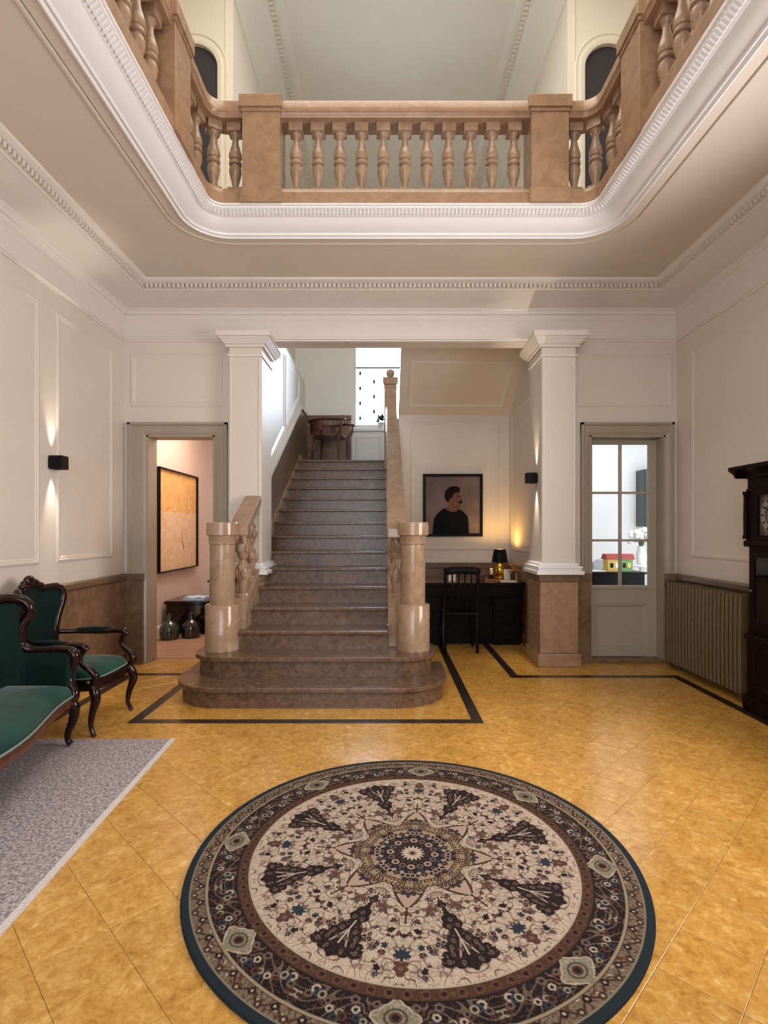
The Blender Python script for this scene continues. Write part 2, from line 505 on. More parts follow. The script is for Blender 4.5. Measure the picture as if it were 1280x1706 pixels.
def tile_geo(poly, mb, cx=0, cy=0):
    n = len(poly)
    mx = sum(p[0] for p in poly) / n; my = sum(p[1] for p in poly) / n
    def ins(p, d):
        v = Vector((p[0] - mx, p[1] - my)); L = v.length
        v = v * max(0.0, 1 - d * 1.41 / max(L, 0.02))
        return (mx + v.x, my + v.y)
    rings = [([ins(p, 0.0007) for p in poly], -0.006), ([ins(p, 0.0007) for p in poly], -0.0007), ([ins(p, 0.0022) for p in poly], 0.0)]
    v = [(p[0] - cx, p[1] - cy, z) for r, z in rings for p in r]
    f = [(i * n + k, i * n + (k + 1) % n, (i + 1) * n + (k + 1) % n, (i + 1) * n + k) for i in range(2) for k in range(n)]
    f.append(tuple(2 * n + k for k in range(n)))
    mb.add(v, f)


RUGC, RUGR = (0.12, 2.308), 0.934
cands = []
rest = MB()
for iu in range(-30, 45):
    for iv in range(-20, 45):
        u0 = U0 + iu * S; v0 = V0 + iv * S
        sq = []
        for (u, v) in ((u0, v0), (u0 + S, v0), (u0 + S, v0 + S), (u0, v0 + S)):
            sq.append(((u - v) * R2, (u + v) * R2))
        sq = [(x, y) for x, y in sq]
        for zone in ((XL, XR, 0.2, YB), (0.2, 1.74, YB, 7.5)):
            pc = clip(sq, *zone)
            if len(pc) < 3: continue
            ar = abs(sum(pc[i - 1][0] * pc[i][1] - pc[i][0] * pc[i - 1][1] for i in range(len(pc)))) / 2
            if ar < 0.0008: continue
            cx = sum(p[0] for p in pc) / len(pc); cy = sum(p[1] for p in pc) / len(pc)
            px = 641 + F_PX * cx / max(cy, 0.1); py = 883 + 1.4 * F_PX / max(cy, 0.1)
            vis = 0 < px < 1280 and py < 1706
            if math.hypot(cx - RUGC[0], cy - RUGC[1]) < RUGR - 0.12: vis = False
            if -2.4 < cx < -1.5 and 0.9 < cy < 3.45: vis = False
            if -1.6 < cx < 0.45 and cy > 4.35: vis = False
            if cx > 2.85 and 3.6 < cy: vis = False
            if vis: cands.append((ar / cy ** 3, pc, abs(ar - S * S) < 1e-4, cx, cy))
            else: tile_geo(pc, rest)
cands.sort(key=lambda t: -t[0])
shared_tile = None
for i, (_, pc, full, cx, cy) in enumerate(cands):
    if i >= 298:
        tile_geo(pc, rest); continue
    if full and shared_tile is not None:
        o = bpy.data.objects.new('tile', shared_tile)
    else:
        mb = MB(); tile_geo(pc, mb, cx, cy)
        me = mb.mesh('tile', M['tile'], recalc=False)
        if full: shared_tile = me
        o = bpy.data.objects.new('tile', me)
    COL.objects.link(o); o.parent = floor
    o.location = (cx, cy, 0)
o = rest.build('tile_field', M['tile'], floor, kind='stuff')

for (x0, x1, y0, y1) in ((-1.87, 0.72, 3.89, 3.97), (0.64, 0.72, 3.97, 7.5), (1.20, 1.28, 5.17, 7.5), (1.20, 2.82, 5.09, 5.17),
                         (2.74, 2.82, 0.3, 5.09), (-1.87, -1.79, 3.97, 5.17), (-2.49, -1.87, 5.17, 5.25), (-2.49, -2.41, 0.3, 5.17)):
    MB().box(x0, x1, y0, y1, -0.005, 0.0012).build('border_strip', M['border'], floor)

# side room floors with boards
fl = MB().box(-3.2, -1.62, 5.9, 10.2, -0.12, -0.005).build('floor_left_room', M['grout'], kind='structure')
y = 5.88
i = 0
while y < 10.0:
    MB().box(-3.0, -1.62, y, y + 0.137, -0.01, 0.0 - 0.0004 * (i % 3)).build('floorboard', M['woodfloor'], fl)
    y += 0.14; i += 1
MB().box(1.96, 6.0, 5.88, 10.2, -0.12, -0.001).build('floor_right_room', M['woodfloor'], kind='structure')

# ================================================================ WALLS
# left wall
wall_left = MB().box(XL - 0.2, XL, YF, YB + 0.2, 0, ZU).build('wall_left', M['wall'], kind='structure')
dado_prof_z = 0.944
ys = [0.4, 1.45, 2.5, 3.55, 4.6, 5.665]
for a, b in zip(ys[:-1], ys[1:]):
    MB().box(XL, XL + 0.03, a + 0.002, b - 0.002, 0.14, 0.868).build('dado_slab', M['dado'], wall_left, bevel=0.003)
    MB().prism([(XL, 0.868), (XL + 0.035, 0.868), (XL + 0.05, 0.89), (XL + 0.05, 0.93), (XL + 0.04, 0.944), (XL, 0.944)], a + 0.001, b - 0.001, 'y').build('dado_cap', M['dado_cap'], wall_left)
    MB().prism([(XL, 0.0), (XL + 0.045, 0.0), (XL + 0.045, 0.12), (XL + 0.03, 0.14), (XL, 0.14)], a + 0.001, b - 0.001, 'y').build('plinth_block', M['dado'], wall_left)
for (y0, y1) in ((1.2, 2.72), (2.95, 4.27), (4.50, 5.42)):
    panel(wall_left, (XL, y1, 1.13), (0, -1, 0), (1, 0, 0), y1 - y0, 2.10)
for (y0, y1) in ((0.3, 2.0), (2.2, 3.9), (4.1, 5.4)):
    panel(wall_left, (XL, y1, 4.9), (0, -1, 0), (1, 0, 0), y1 - y0, 1.9, M['upper'])

# right wall
wall_right = MB().box(XR, XR + 0.2, YF, YB + 0.2, 0, ZU).build('wall_right', M['wall'], kind='structure')
for a, b in zip(ys[:-1], ys[1:]):
    MB().box(XR - 0.03, XR, a + 0.002, b - 0.002, 0.14, 0.868).build('dado_slab', M['dado'], wall_right, bevel=0.003)
    MB().prism([(XR, 0.868), (XR - 0.035, 0.868), (XR - 0.05, 0.89), (XR - 0.05, 0.93), (XR - 0.04, 0.944), (XR, 0.944)], a + 0.001, b - 0.001, 'y').build('dado_cap', M['dado_cap'], wall_right)
    MB().prism([(XR, 0.0), (XR - 0.045, 0.0), (XR - 0.045, 0.12), (XR - 0.03, 0.14), (XR, 0.14)], a + 0.001, b - 0.001, 'y').build('plinth_block', M['dado'], wall_right)
for (y0, y1) in ((1.4, 3.0), (3.25, 5.40)):
    panel(wall_right, (XR, y0, 1.13), (0, 1, 0), (-1, 0, 0), y1 - y0, 2.10)

# front wall behind the camera with an assumed, unseen window opening for daylight
wf = MB().plate(rect(XL - 0.2, XR + 0.2, 0, ZU), [rect(-2.1, 1.1, 0.6, 3.2)], YF - 0.2, YF, 'y').build('wall_front', M['wall'], kind='structure')

# back wall, lower storey: two doorways and the stair opening in one plate
LD = (-2.51, -1.79, 2.40)
RD = (2.16, 2.96, 2.40)
outer = [(XL - 0.2, 0), (LD[0], 0), (LD[0], LD[2]), (LD[1], LD[2]), (LD[1], 0), (-1.42, 0), (-1.42, 3.40), (1.74, 3.40), (1.74, 0),
         (RD[0], 0), (RD[0], RD[2]), (RD[1], RD[2]), (RD[1], 0), (XR + 0.2, 0), (XR + 0.2, ZG), (XL - 0.2, ZG)]
wall_back = MB().plate(outer, [], YB, YB + 0.2, 'y').build('wall_back', M['wall'], kind='structure')
panel(wall_back, (-2.68, YB, 2.70), (1, 0, 0), (0, -1, 0), 0.965, 0.56)
panel(wall_back, (2.05, YB, 2.70), (1, 0, 0), (0, -1, 0), 0.985, 0.56)
# stone dado on the short pieces of back wall
MB().box(XL + 0.03, -2.54, YB - 0.045, YB, 0.0, 0.868).build('dado_slab', M['dado'], wall_back, bevel=0.004)
MB().box(XL + 0.03, -2.53, YB - 0.055, YB, 0.868, 0.944).build('dado_cap', M['dado_cap'], wall_back, bevel=0.006)
MB().box(1.985, 2.165, YB - 0.045, YB, 0.0, 0.868).build('dado_slab', M['dado'], wall_back, bevel=0.004)
MB().box(1.985, 2.175, YB - 0.055, YB, 0.868, 0.944).build('dado_cap', M['dado_cap'], wall_back, bevel=0.006)
MB().box(2.955, XR - 0.03, YB - 0.045, YB, 0.0, 0.868).build('dado_slab', M['dado'], wall_back, bevel=0.004)
MB().box(2.945, XR - 0.03, YB - 0.055, YB, 0.868, 0.944).build('dado_cap', M['dado_cap'], wall_back, bevel=0.006)
# beam under the gallery between the pillars
MB().box(-1.262, 1.615, 5.655, 5.87, 3.385, 3.405).build('beam_moulding', M['trim'], wall_back, bevel=0.006)

# pillars
PW = M['wall']


def pillar(name, x0, x1, with_base_left):
    p = MB().box(x0, x1, 5.52, 5.99, 1.05, 3.30).build(name, PW, kind='structure', bevel=0.004)
    e = 0.0
    cap = MB()
    steps = [(0.015, 3.18, 3.205), (0.03, 3.275, 3.30), (0.105, 3.365, 3.42)]
    for d, z0, z1 in steps:
        cap.box(x0 - d, x1 + d, 5.52 - d, 5.99 + d * 0.3, z0, z1)
    cap.frustum((x0 + x1) / 2, 5.755, 3.30, 3.365, (x1 - x0) / 2 + 0.04, 0.275, (x1 - x0) / 2 + 0.095, 0.33)
    cap.build('capital', M['trim'], p, bevel=0.004)
    b = MB()
    for d, z0, z1 in ((0.075, 0.944, 0.985), (0.05, 0.985, 1.005), (0.06, 1.005, 1.03), (0.025, 1.03, 1.06)):
        b.box(x0 - d * 0.9, x1 + d * 0.9, 5.52 - d, 5.99 + 0.02, z0, z1)
    b.build('base_moulding', M['fascia'], p, bevel=0.006)
    MB().box(x0 - 0.02, x1 + 0.02, 5.50, 6.0, 0.135, 0.87).build('pedestal', M['stone'], p, bevel=0.006)
    MB().box(x0 - 0.035, x1 + 0.035, 5.485, 6.0, 0.87, 0.944).build('pedestal_cap', M['dado_cap'], p, bevel=0.008)
    if with_base_left:
        MB().box(x0 - 0.045, x1 + 0.045, 5.475, 6.0, 0.0, 0.135).build('pedestal_plinth', M['stone'], p, bevel=0.008)
    # slim edge strips on the front face
    MB().box(x0 + 0.012, x0 + 0.03, 5.512, 5.52, 1.07, 3.17).build('edge_strip', M['trim'], p)
    MB().box(x1 - 0.03, x1 - 0.012, 5.512, 5.52, 1.07, 3.17).build('edge_strip', M['trim'], p)
    return p


pillar('pillar', -1.60, -1.262, False)
pillar('pillar', 1.615, 1.965, True)


# door surrounds (architraves)
def architrave(name, x0, x1, ztop, zbase_l, zbase_r, x0o, x1o, zto):
    a = empty(name, (0, 0, 0), kind='structure')
    for (i0, i1, d, zz) in ((x0o, x0, 0.035, zbase_l), ):
        m_ = MB().prism([(i0, YB), (i0, YB - 0.045), (i0 + 0.025, YB - 0.045), (i0 + 0.035, YB - 0.03), (i1 - 0.03, YB - 0.025), (i1, YB - 0.012), (i1, YB + 0.2), (i1 - 0.002, YB)], zz, zto, 'z')
        m_.build('jamb', M['greige'], a)
    i0, i1 = x1, x1o
    MB().prism([(i0, YB + 0.2), (i0, YB - 0.012), (i0 + 0.03, YB - 0.025), (i1 - 0.035, YB - 0.03), (i1 - 0.025, YB - 0.045), (i1, YB - 0.045), (i1, YB), (i0 + 0.002, YB)], zbase_r, zto, 'z').build('jamb', M['greige'], a)
    MB().prism([(YB, zto), (YB - 0.045, zto), (YB - 0.045, zto - 0.025), (YB - 0.03, zto - 0.035), (YB - 0.025, ztop + 0.03), (YB - 0.012, ztop), (YB + 0.2, ztop), (YB, ztop + 0.002)], x0o, x1o, 'x').build('head_casing', M['greige'], a)
    # inner linings
    MB().box(x0 - 0.001, x0 + 0.02, YB - 0.01, YB + 0.2, 0, ztop).build('jamb_lining', M['greige'], a)
    MB().box(x1 - 0.02, x1 + 0.001, YB - 0.01, YB + 0.2, 0, ztop).build('jamb_lining', M['greige'], a)
    MB().box(x0, x1, YB - 0.01, YB + 0.2, ztop - 0.02, ztop + 0.001).build('head_lining', M['greige'], a)
    return a


architrave('door_1', LD[0], LD[1], LD[2], 0.944, 0.0, -2.70, -1.655, 2.53)
d2 = architrave('door_2', RD[0], RD[1], RD[2], 0.944, 0.944, 2.065, 3.04, 2.53)

# right door leaf
leaf = empty('door_leaf', (0, 0, 0), parent=d2)
DX0, DX1, DY0, DY1, DZ1 = 2.18, 2.94, 5.80, 5.845, 2.375
GX0, GX1 = 2.245, 2.855
rows = [(0.80, 1.275), (1.30, 1.79), (1.815, 2.325)]
mid = 0.5 * (GX0 + GX1)
holes = []
for z0, z1 in rows:
    holes += [rect(GX0, mid - 0.012, z0, z1), rect(mid + 0.012, GX1, z0, z1)]
holes.append(rect(GX0 + 0.02, GX1 - 0.02, 0.16, 0.60))
MB().plate(rect(DX0, DX1, 0.035, DZ1), holes, DY0, DY1, 'y').build('leaf_frame', M['doorpaint'], leaf, bevel=0.004)
for h in holes[:-1]:
    MB().box(h[0][0], h[1][0], DY0 + 0.018, DY0 + 0.024, h[0][1], h[2][1]).build('pane', M['glass'], leaf)
MB().box(GX0 + 0.02, GX1 - 0.02, DY0 + 0.02, DY0 + 0.032, 0.16, 0.60).build('bottom_panel', M['doorpaint'], leaf)
MB().frame((GX0 + 0.02, DY0 + 0.02, 0.16), (1, 0, 0), (0, 0, 1), (0, -1, 0), GX1 - GX0 - 0.04, 0.44, [(0, 0.0), (0, 0.015), (0.02, 0.012), (0.03, 0.0)]).build('panel_bead', M['doorpaint'], leaf)
MB().box(GX0 - 0.01, GX1 + 0.01, DY0 - 0.012, DY0, 0.765, 0.79).build('glazing_ledge', M['doorpaint'], leaf, bevel=0.004)
MB().box(RD[0], RD[1], YB - 0.03, YB + 0.2, 0.0, 0.03).build('threshold', M['dado'], d2, bevel=0.006)

# alcove under the second flight
wa = MB().box(0.2, 1.94, 7.5, 7.6, 0, 3.2).build('wall_alcove_back', M['wall'], kind='structure')
panel(wa, (0.36, 7.5, 1.12), (1, 0, 0), (0, -1, 0), 1.24, 1.80)
MB().box(0.2, 1.71, 7.47, 7.5, 0, 0.868).build('dado_slab', M['dado'], wa)
MB().box(0.2, 1.71, 7.45, 7.5, 0.868, 0.944).build('dado_cap', M['dado_cap'], wa, bevel=0.006)
MB().box(0.2, 1.72, 7.475, 7.5, 0.944, 1.0).build('dado_fillet', M['trim'], wa, bevel=0.006)
ws = MB().box(1.74, 1.94, 5.87, 9.8, 0, ZG).build('wall_alcove_side', M['wall'], kind='structure')
panel(ws, (1.74, 7.35, 1.12), (0, -1, 0), (-1, 0, 0), 1.2, 1.9)
MB().box(1.71, 1.74, 6.0, 7.47, 0, 0.868).build('dado_slab', M['dado'], ws)
MB().box(1.69, 1.74, 6.0, 7.45, 0.868, 0.944).build('dado_cap', M['dado_cap'], ws, bevel=0.006)
MB().box(1.685, 1.74, 6.0, 7.46, 0.0, 0.12).build('plinth_block', M['dado'], ws, bevel=0.008)

# stairwell walls
wsl = MB().box(-1.62, -1.42, 5.87, 9.8, 0, ZG).build('wall_stair_left', M['wall'], kind='structure')
MB().box(-1.80, -1.60, 5.87, 9.8, ZG, ZU).build('wall_stairwell_left_upper', M['upper'], kind='structure')
MB().box(1.93, 2.13, 5.87, 9.8, ZG, ZU).build('wall_stairwell_right_upper', M['upper'], kind='structure')
# landing back wall with the tall window
WX0, WX1, WZ0, WZ1 = -0.545, 0.72, 3.25, 5.6
wsb = MB().plate(rect(-1.8, 2.13, 0, ZU), [rect(WX0, WX1, WZ0, WZ1)], 9.6, 9.8, 'y').build('wall_stair_back', M['whitewall'], kind='structure')
MB().box(-1.42, WX0 - 0.06, 9.56, 9.6, 2.5, 3.36).build('dado_slab', M['dado'], wsb)
MB().box(-1.42, WX0 - 0.05, 9.545, 9.6, 3.36, 3.44).build('dado_cap', M['dado_cap'], wsb, bevel=0.006)
MB().box(WX0 - 0.04, WX1 + 0.04, 9.5, 9.6, 2.5, 3.14).build('radiator_casing', M['white_dot'], wsb, bevel=0.004)
panel(wsb, (WX0 + 0.03, 9.5, 2.56), (1, 0, 0), (0, -1, 0), 0.46, 0.5, M['white_dot'])
win = empty('window_1', (0, 0, 0), kind='structure')
MB().plate(rect(WX0, WX1, WZ0, WZ1), [rect(WX0 + 0.03, WX1 - 0.03, WZ0 + 0.04, 4.30), rect(WX0 + 0.03, WX1 - 0.03, 4.325, WZ1 - 0.04)], 9.66, 9.70, 'y').build('window_frame', M['white_dot'], win)
MB().box(WX0 + 0.03, WX1 - 0.03, 9.68, 9.686, WZ0 + 0.04, 4.30).build('pane', M['glass'], win)
MB().box(WX0 + 0.03, WX1 - 0.03, 9.68, 9.686, 4.325, WZ1 - 0.04).build('pane', M['glass'], win)
MB().box(WX0 - 0.06, WX1 + 0.06, 9.47, 9.66, 3.14, 3.19).build('window_sill', M['white_dot'], win, bevel=0.008)
# lead came with small dark lozenges
for x in (-0.44, -0.19, 0.06, 0.31, 0.56):
    lc = MB().box(x - 0.0015, x + 0.0015, 9.676, 9.69, WZ0 + 0.04, WZ1 - 0.04).build('lead_bar', M['grey'], win)
    z = WZ0 + 0.16 + (0.12 if x in (-0.19, 0.31) else 0)
    while z < 4.3:
        MB().prism([(x, z - 0.055), (x + 0.026, z), (x, z + 0.055), (x - 0.026, z)], 9.668, 9.676, 'y').build('lozenge', M['tealpaint'], lc)
        z += 0.27
MB().box(WX0 + 0.03, WX1 - 0.03, 9.648, 9.66, 4.298, 4.328).build('transom_bar', M['tealpaint'], win)

# left stair wall panels follow the slope
def slope_panel(y0, y1, zlo, ztop, w=0.05):
    """parallelogram-bottom frame on X=-1.42; zlo is a function of y"""
    pts = [(y0, zlo(y0)), (y1, zlo(y1)), (y1, ztop), (y0, ztop)]
    c = (sum(p[0] for p in pts) / 4, sum(p[1] for p in pts) / 4)
    v = []; f = []
    for a, b in ((0, 0), (0.0, 0.014), (0.018, 0.018), (0.035, 0.006), (w, 0)):
        for k, p in enumerate(pts):
            sy = 1 if p[0] == y0 else -1
            sz = 1 if k < 2 else -1
            v.append((-1.42 + b, p[0] + sy * a, p[1] + sz * a * 1.1))
    for i in range(4):
        for k in range(4):
            k2 = (k + 1) % 4
            f.append((i * 4 + k, i * 4 + k2, (i + 1) * 4 + k2, (i + 1) * 4 + k))
    MB().add(v, f).build('panel_moulding', M['fascia'], wsl)


zdado = lambda y: min(2.07 + 0.57 * (y - 6.53), 3.45)
slope_panel(6.1, 7.55, lambda y: zdado(y) + 0.16, 3.9)
slope_panel(7.70, 8.85, lambda y: zdado(y) + 0.16, 3.9)
RISE, RUN, YN = 0.16667, 0.302, 4.18
nose = lambda y: RISE + (y - YN) * RISE / RUN
MB().prism([(5.87, nose(5.87) - 0.3), (8.45, 2.3), (9.56, 2.4), (9.56, 3.42), (8.93, 3.42), (5.87, zdado(5.87))], -1.42, -1.385, 'x').build('dado_slab', M['dado_cap'], wsl)
MB().prism([(5.87, zdado(5.87)), (8.93, 3.42), (9.56, 3.42), (9.56, 3.475), (8.92, 3.475), (5.87, zdado(5.87) + 0.055)], -1.42, -1.365, 'x').build('dado_cap', M['trim'], wsl)
MB().prism([(5.87, nose(5.87) - 0.3), (8.45, 2.3), (9.56, 2.3), (9.56, 2.64), (8.85, 2.64), (5.87, nose(5.87) + 0.08)], -1.42, -1.36, 'x').build('stair_skirting', M['newel'], wsl, bevel=0.004)

# left room
MB().box(-3.2, -3.0, 5.87, 10.2, 0, 3.4).build('wall_left_room_side', M['pinkwall'], kind='structure')
MB().box(-3.2, -1.62, 10.0, 10.2, 0, 3.4).build('wall_left_room_back', M['pinkwall'], kind='structure')
MB().box(-3.2, -1.62, 5.87, 10.2, 3.4, 3.5).build('ceiling_left_room', M['pinkwall'], kind='structure')
MB().box(-1.64, -1.62, 5.87, 9.8, 0, 3.4).build('wall_left_room_right', M['pinkwall'], kind='structure')
MB().prism([(-3.0, 0), (-2.98, 0), (-2.98, 0.11), (-3.0, 0.13)], 5.9, 10.0, 'y').build('baseboard_left_room', M['trim'], kind='structure')
# right room
MB().box(1.94, 6.2, 9.3, 9.5, 0, 3.5).build('wall_right_room_back', M['whitewall'], kind='structure')
MB().box(6.0, 6.2, 5.87, 9.5, 0, 3.5).build('wall_right_room_side', M['whitewall'], kind='structure')
MB().box(1.94, 6.2, 5.87, 9.5, 3.5, 3.6).build('ceiling_right_room', M['whitewall'], kind='structure')

# ================================================================ CEILING, OPENING, CORNICE
OX0, OX1, OY0, OY1, ORAD = -1.70, 2.00, -1.0, 4.62, 0.42


def round_rect(x0, x1, y0, y1, r, n=12):
    pts = []
    for cx, cy, a0 in ((x1 - r, y0 + r, -PI / 2), (x1 - r, y1 - r, 0), (x0 + r, y1 - r, PI / 2), (x0 + r, y0 + r, PI)):
        for k in range(n + 1):
            a = a0 + PI / 2 * k / n
            pts.append((cx + r * math.cos(a), cy + r * math.sin(a)))
    return pts


opening = round_rect(OX0, OX1, OY0, OY1, ORAD)      # counter-clockwise: left is inward
ceiling = MB().plate(rect(XL - 0.2, XR + 0.2, YF - 0.2, YB + 0.1), [opening], ZC, ZC + 0.05, 'z').build('ceiling', M['ceil'], kind='structure')
MB().plate(rect(XL - 0.2, XR + 0.2, YF - 0.2, YB + 0.1), [opening], ZG - 0.05, ZG, 'z').build('floor_gallery', M['stone'], kind='structure')
MB().sweep(opening, [(q, ZC + z) for q, z in [(-0.02, -0.001), (-0.02, -0.010), (-0.006, -0.010), (-0.004, 0.010), (0.006, 0.010), (0.008, -0.003), (0.088, -0.003)]], closed=True, side=-1).build('opening_band', M['ceil'], ceiling, smooth=True)
FPROF = [(0.085, 0.004), (0.085, -0.012), (0.09, -0.016), (0.10, -0.02), (0.105, -0.006), (0.115, 0.002), (0.12, -0.006),
         (0.128, -0.006), (0.13, 0.012), (0.15, 0.020), (0.185, 0.040), (0.215, 0.068), (0.228, 0.086), (0.24, 0.088), (0.246, 0.094), (0.255, 0.094), (0.29, 0.125), (0.296, 0.125),
         (0.30, 0.135), (0.315, 0.138), (0.315, 0.15), (0.0, 0.15)]
fas = MB().sweep(opening, [(q, ZC + z) for q, z in FPROF], closed=True, side=-1).build('trim_1', M['fascia'], ceiling, smooth=True)
fas.name = 'opening_fascia'


def offset_loop(path, q):
    """inward offset of the CCW rounded rectangle"""
    return round_rect(OX0 + q, OX1 - q, OY0 + q, OY1 - q, max(ORAD - q, 0.03), 12)


def along(path, step, closed=True):
    P = [Vector((p[0], p[1])) for p in path]
    if closed: P.append(P[0])
    out = []; acc = 0.0; nxt = step / 2
    for a, b in zip(P[:-1], P[1:]):
        d = (b - a).length
        if d < 1e-9: continue
        t = (b - a) / d
        while nxt <= acc + d:
            out.append((a + t * (nxt - acc), t)); nxt += step
        acc += d
    return out


eggs = MB()
for p, t in along(offset_loop(opening, 0.272), 0.031):
    if p.y < 1.0: continue
    nrm = Vector((-t.y, t.x))      # inward
    w = 0.0095
    c = p
    v = []
    for (s_, q_, z_) in ((-w, -0.016, 0.096), (w, -0.016, 0.096), (w, 0.016, 0.125), (-w, 0.016, 0.125), (-w * .5, -0.013, 0.083), (w * .5, -0.013, 0.083), (w * .5, 0.024, 0.112), (-w * .5, 0.024, 0.112)):
        pp = c + t * s_ + nrm * q_
        v.append((pp.x, pp.y, ZC + z_))
    eggs.add(v, [(0, 1, 2, 3), (4, 7, 6, 5), (0, 4, 5, 1), (1, 5, 6, 2), (2, 6, 7, 3), (3, 7, 4, 0)])
eggs.build('egg_and_dart', M['fascia'], ceiling, kind='stuff')

# cornice round the hall walls
wallpath = [(XL, YF), (XL, YB), (XR, YB), (XR, YF)]
CPROF = [(0, 3.385), (0.012, 3.385), (0.018, 3.40), (0.03, 3.405), (0.03, 3.425), (0.012, 3.435), (0.012, 3.60), (0.02, 3.61), (0.03, 3.63), (0.03, 3.655), (0.045, 3.66), (0.05, 3.69), (0.065, 3.70), (0.065, 3.715),
         (0.09, 3.722), (0.15, 3.732), (0.23, 3.750), (0.30, 3.778), (0.325, 3.782), (0.335, 3.782), (0.345, 3.79), (0.345, 3.825), (0.385, 3.83), (0.40, 3.84), (0.42, 3.85), (0.425, ZC), (0, ZC)]
MB().sweep(wallpath, CPROF, side=1).build('cornice', M['trim'], ceiling, smooth=True)
dent = MB()
for p, t in along([(XL + 0.35, 1.0), (XL + 0.35, YB - 0.35), (XR - 0.35, YB - 0.35), (XR - 0.35, 1.0)], 0.044, False):
    n_ = Vector((t.y, -t.x))
    v = []
    for (s_, q_, z_) in ((-0.013, -0.01, 3.79), (0.013, -0.01, 3.79), (0.013, 0.028, 3.795), (-0.013, 0.028, 3.795), (-0.013, -0.01, 3.828), (0.013, -0.01, 3.828), (0.013, 0.032, 3.828), (-0.013, 0.032, 3.828)):
        pp = p + t * s_ + n_ * q_
        v.append((pp.x, pp.y, z_))
    dent.add(v, [(0, 3, 2, 1), (0, 1, 5, 4), (1, 2, 6, 5), (2, 3, 7, 6), (3, 0, 4, 7)])
dent.build('dentils', M['wall'], ceiling, kind='stuff')

# upper hall: back wall with two arched niches, ceiling with two moulded ribs
def arch(cx, hw, z0, zs, n=14):
    return [(cx - hw, z0), (cx + hw, z0)] + [(cx + hw * math.cos(PI * k / n), zs + hw * math.sin(PI * k / n)) for k in range(n + 1)]


up_l = arch(-2.01, 0.25, 4.05, 6.27)
up_r = arch(2.36, 0.25, 4.05, 6.27)
wbu = MB().plate(rect(XL - 0.2, -1.60, ZG, ZU), [up_l], YB, YB + 0.2, 'y').plate(rect(1.93, XR + 0.2, ZG, ZU), [up_r], YB, YB + 0.2, 'y').build('wall_back_upper', M['upper'], kind='structure')
for cx in (-2.01, 2.36):
    prof = [(0.0, 0.0), (0.0, -0.02), (0.025, -0.03), (0.05, -0.03), (0.06, -0.018), (0.085, -0.018), (0.095, -0.03), (0.105, -0.02), (0.105, 0.0)]
    v = []; f = []
    path = [(cx + 0.25, 4.05, 0)] + [(cx + 0.25 * math.cos(PI * k / 20), 6.27 + 0.25 * math.sin(PI * k / 20), PI * k / 20) for k in range(21)] + [(cx - 0.25, 4.05, PI)]
    for (x, z, a) in path:
        for q, h in prof:
            v.append((x + q * math.cos(a), YB + h, z + q * math.sin(a)))
    k = len(prof)
    for i in range(len(path) - 1):
        for q in range(k - 1):
            f.append((i * k + q, i * k + q + 1, (i + 1) * k + q + 1, (i + 1) * k + q))
    MB().add(v, f).build('arch_casing', M['upper'], wbu, smooth=True)
    MB().box(cx - 0.32, cx + 0.32, YB + 0.02, YB + 0.04, ZG, ZU - 0.7).build('niche_back', M['navy'], wbu)  # flat dark sheet closing the arch just behind the wall face
panel(wbu, (-2.66, YB, 4.15), (1, 0, 0), (0, -1, 0), 1.0, 3.0, M['upper'], [(0, 0), (0, 0.01), (0.02, 0.012), (0.03, 0)])
panel(wbu, (1.99, YB, 4.15), (1, 0, 0), (0, -1, 0), 1.0, 3.0, M['upper'], [(0, 0), (0, 0.01), (0.02, 0.012), (0.03, 0)])
ceil_up = MB().plate(rect(XL - 0.2, XR + 0.2, YF - 0.2, 9.8), [], ZU, ZU + 0.1, 'z').build('ceiling_upper', M['upper'], kind='structure')
for side, xw in ((1, -1.60), (-1, 1.93)):
    prof = [(0, 7.02), (0.02, 7.02), (0.03, 7.05), (0.06, 7.10), (0.14, 7.20), (0.24, 7.29), (0.30, 7.32), (0.31, 7.315), (0.33, 7.315), (0.34, 7.33), (0.34, 7.36), (0.40, 7.37), (0.44, 7.385), (0.46, ZU), (0, ZU)]
    MB().prism([(xw + side * q, z) for q, z in prof], 5.67, 9.6, 'y').build('rib_moulding', M['upper'], ceil_up)
    dn = MB()
    y = 5.7
    while y < 9.5:
        a, b = sorted((xw + side * 0.30, xw + side * 0.352)); dn.box(a, b, y, y + 0.03, 7.295, 7.335); y += 0.06
    dn.build('rib_beading', M['upper'], ceil_up, kind='stuff')

# ================================================================ GALLERY BALUSTRADE
bal = empty('gallery_balustrade', (0.15, OY1 - 0.2, ZG), 'tan stone balustrade with vase balusters round the gallery opening', 'balustrade')
bal_inv = Matrix.Translation((-0.15, -(OY1 - 0.2), -ZG))


def into(o, parent):
    """parent o keeping its world-space mesh"""
    o.parent = parent
    o.matrix_parent_inverse = parent.matrix_basis.inverted() if parent.parent is None else (parent.parent.matrix_basis @ parent.matrix_basis).inverted()
    return o


def half_loop(q):
    """open path from the right side round the back to the left side, at inward offset q"""
    r = max(ORAD - q, 0.03)
    x0, x1, y1 = OX0 + q, OX1 - q, OY1 - q
    pts = [(x1, 0.5)]
    for cx, cy, a0 in ((x1 - r, y1 - r, 0), (x0 + r, y1 - r, PI / 2)):
        for k in range(13):
            a = a0 + PI / 2 * k / 12
            pts.append((cx + r * math.cos(a), cy + r * math.sin(a)))
    pts.append((x0, 0.5))
    return pts


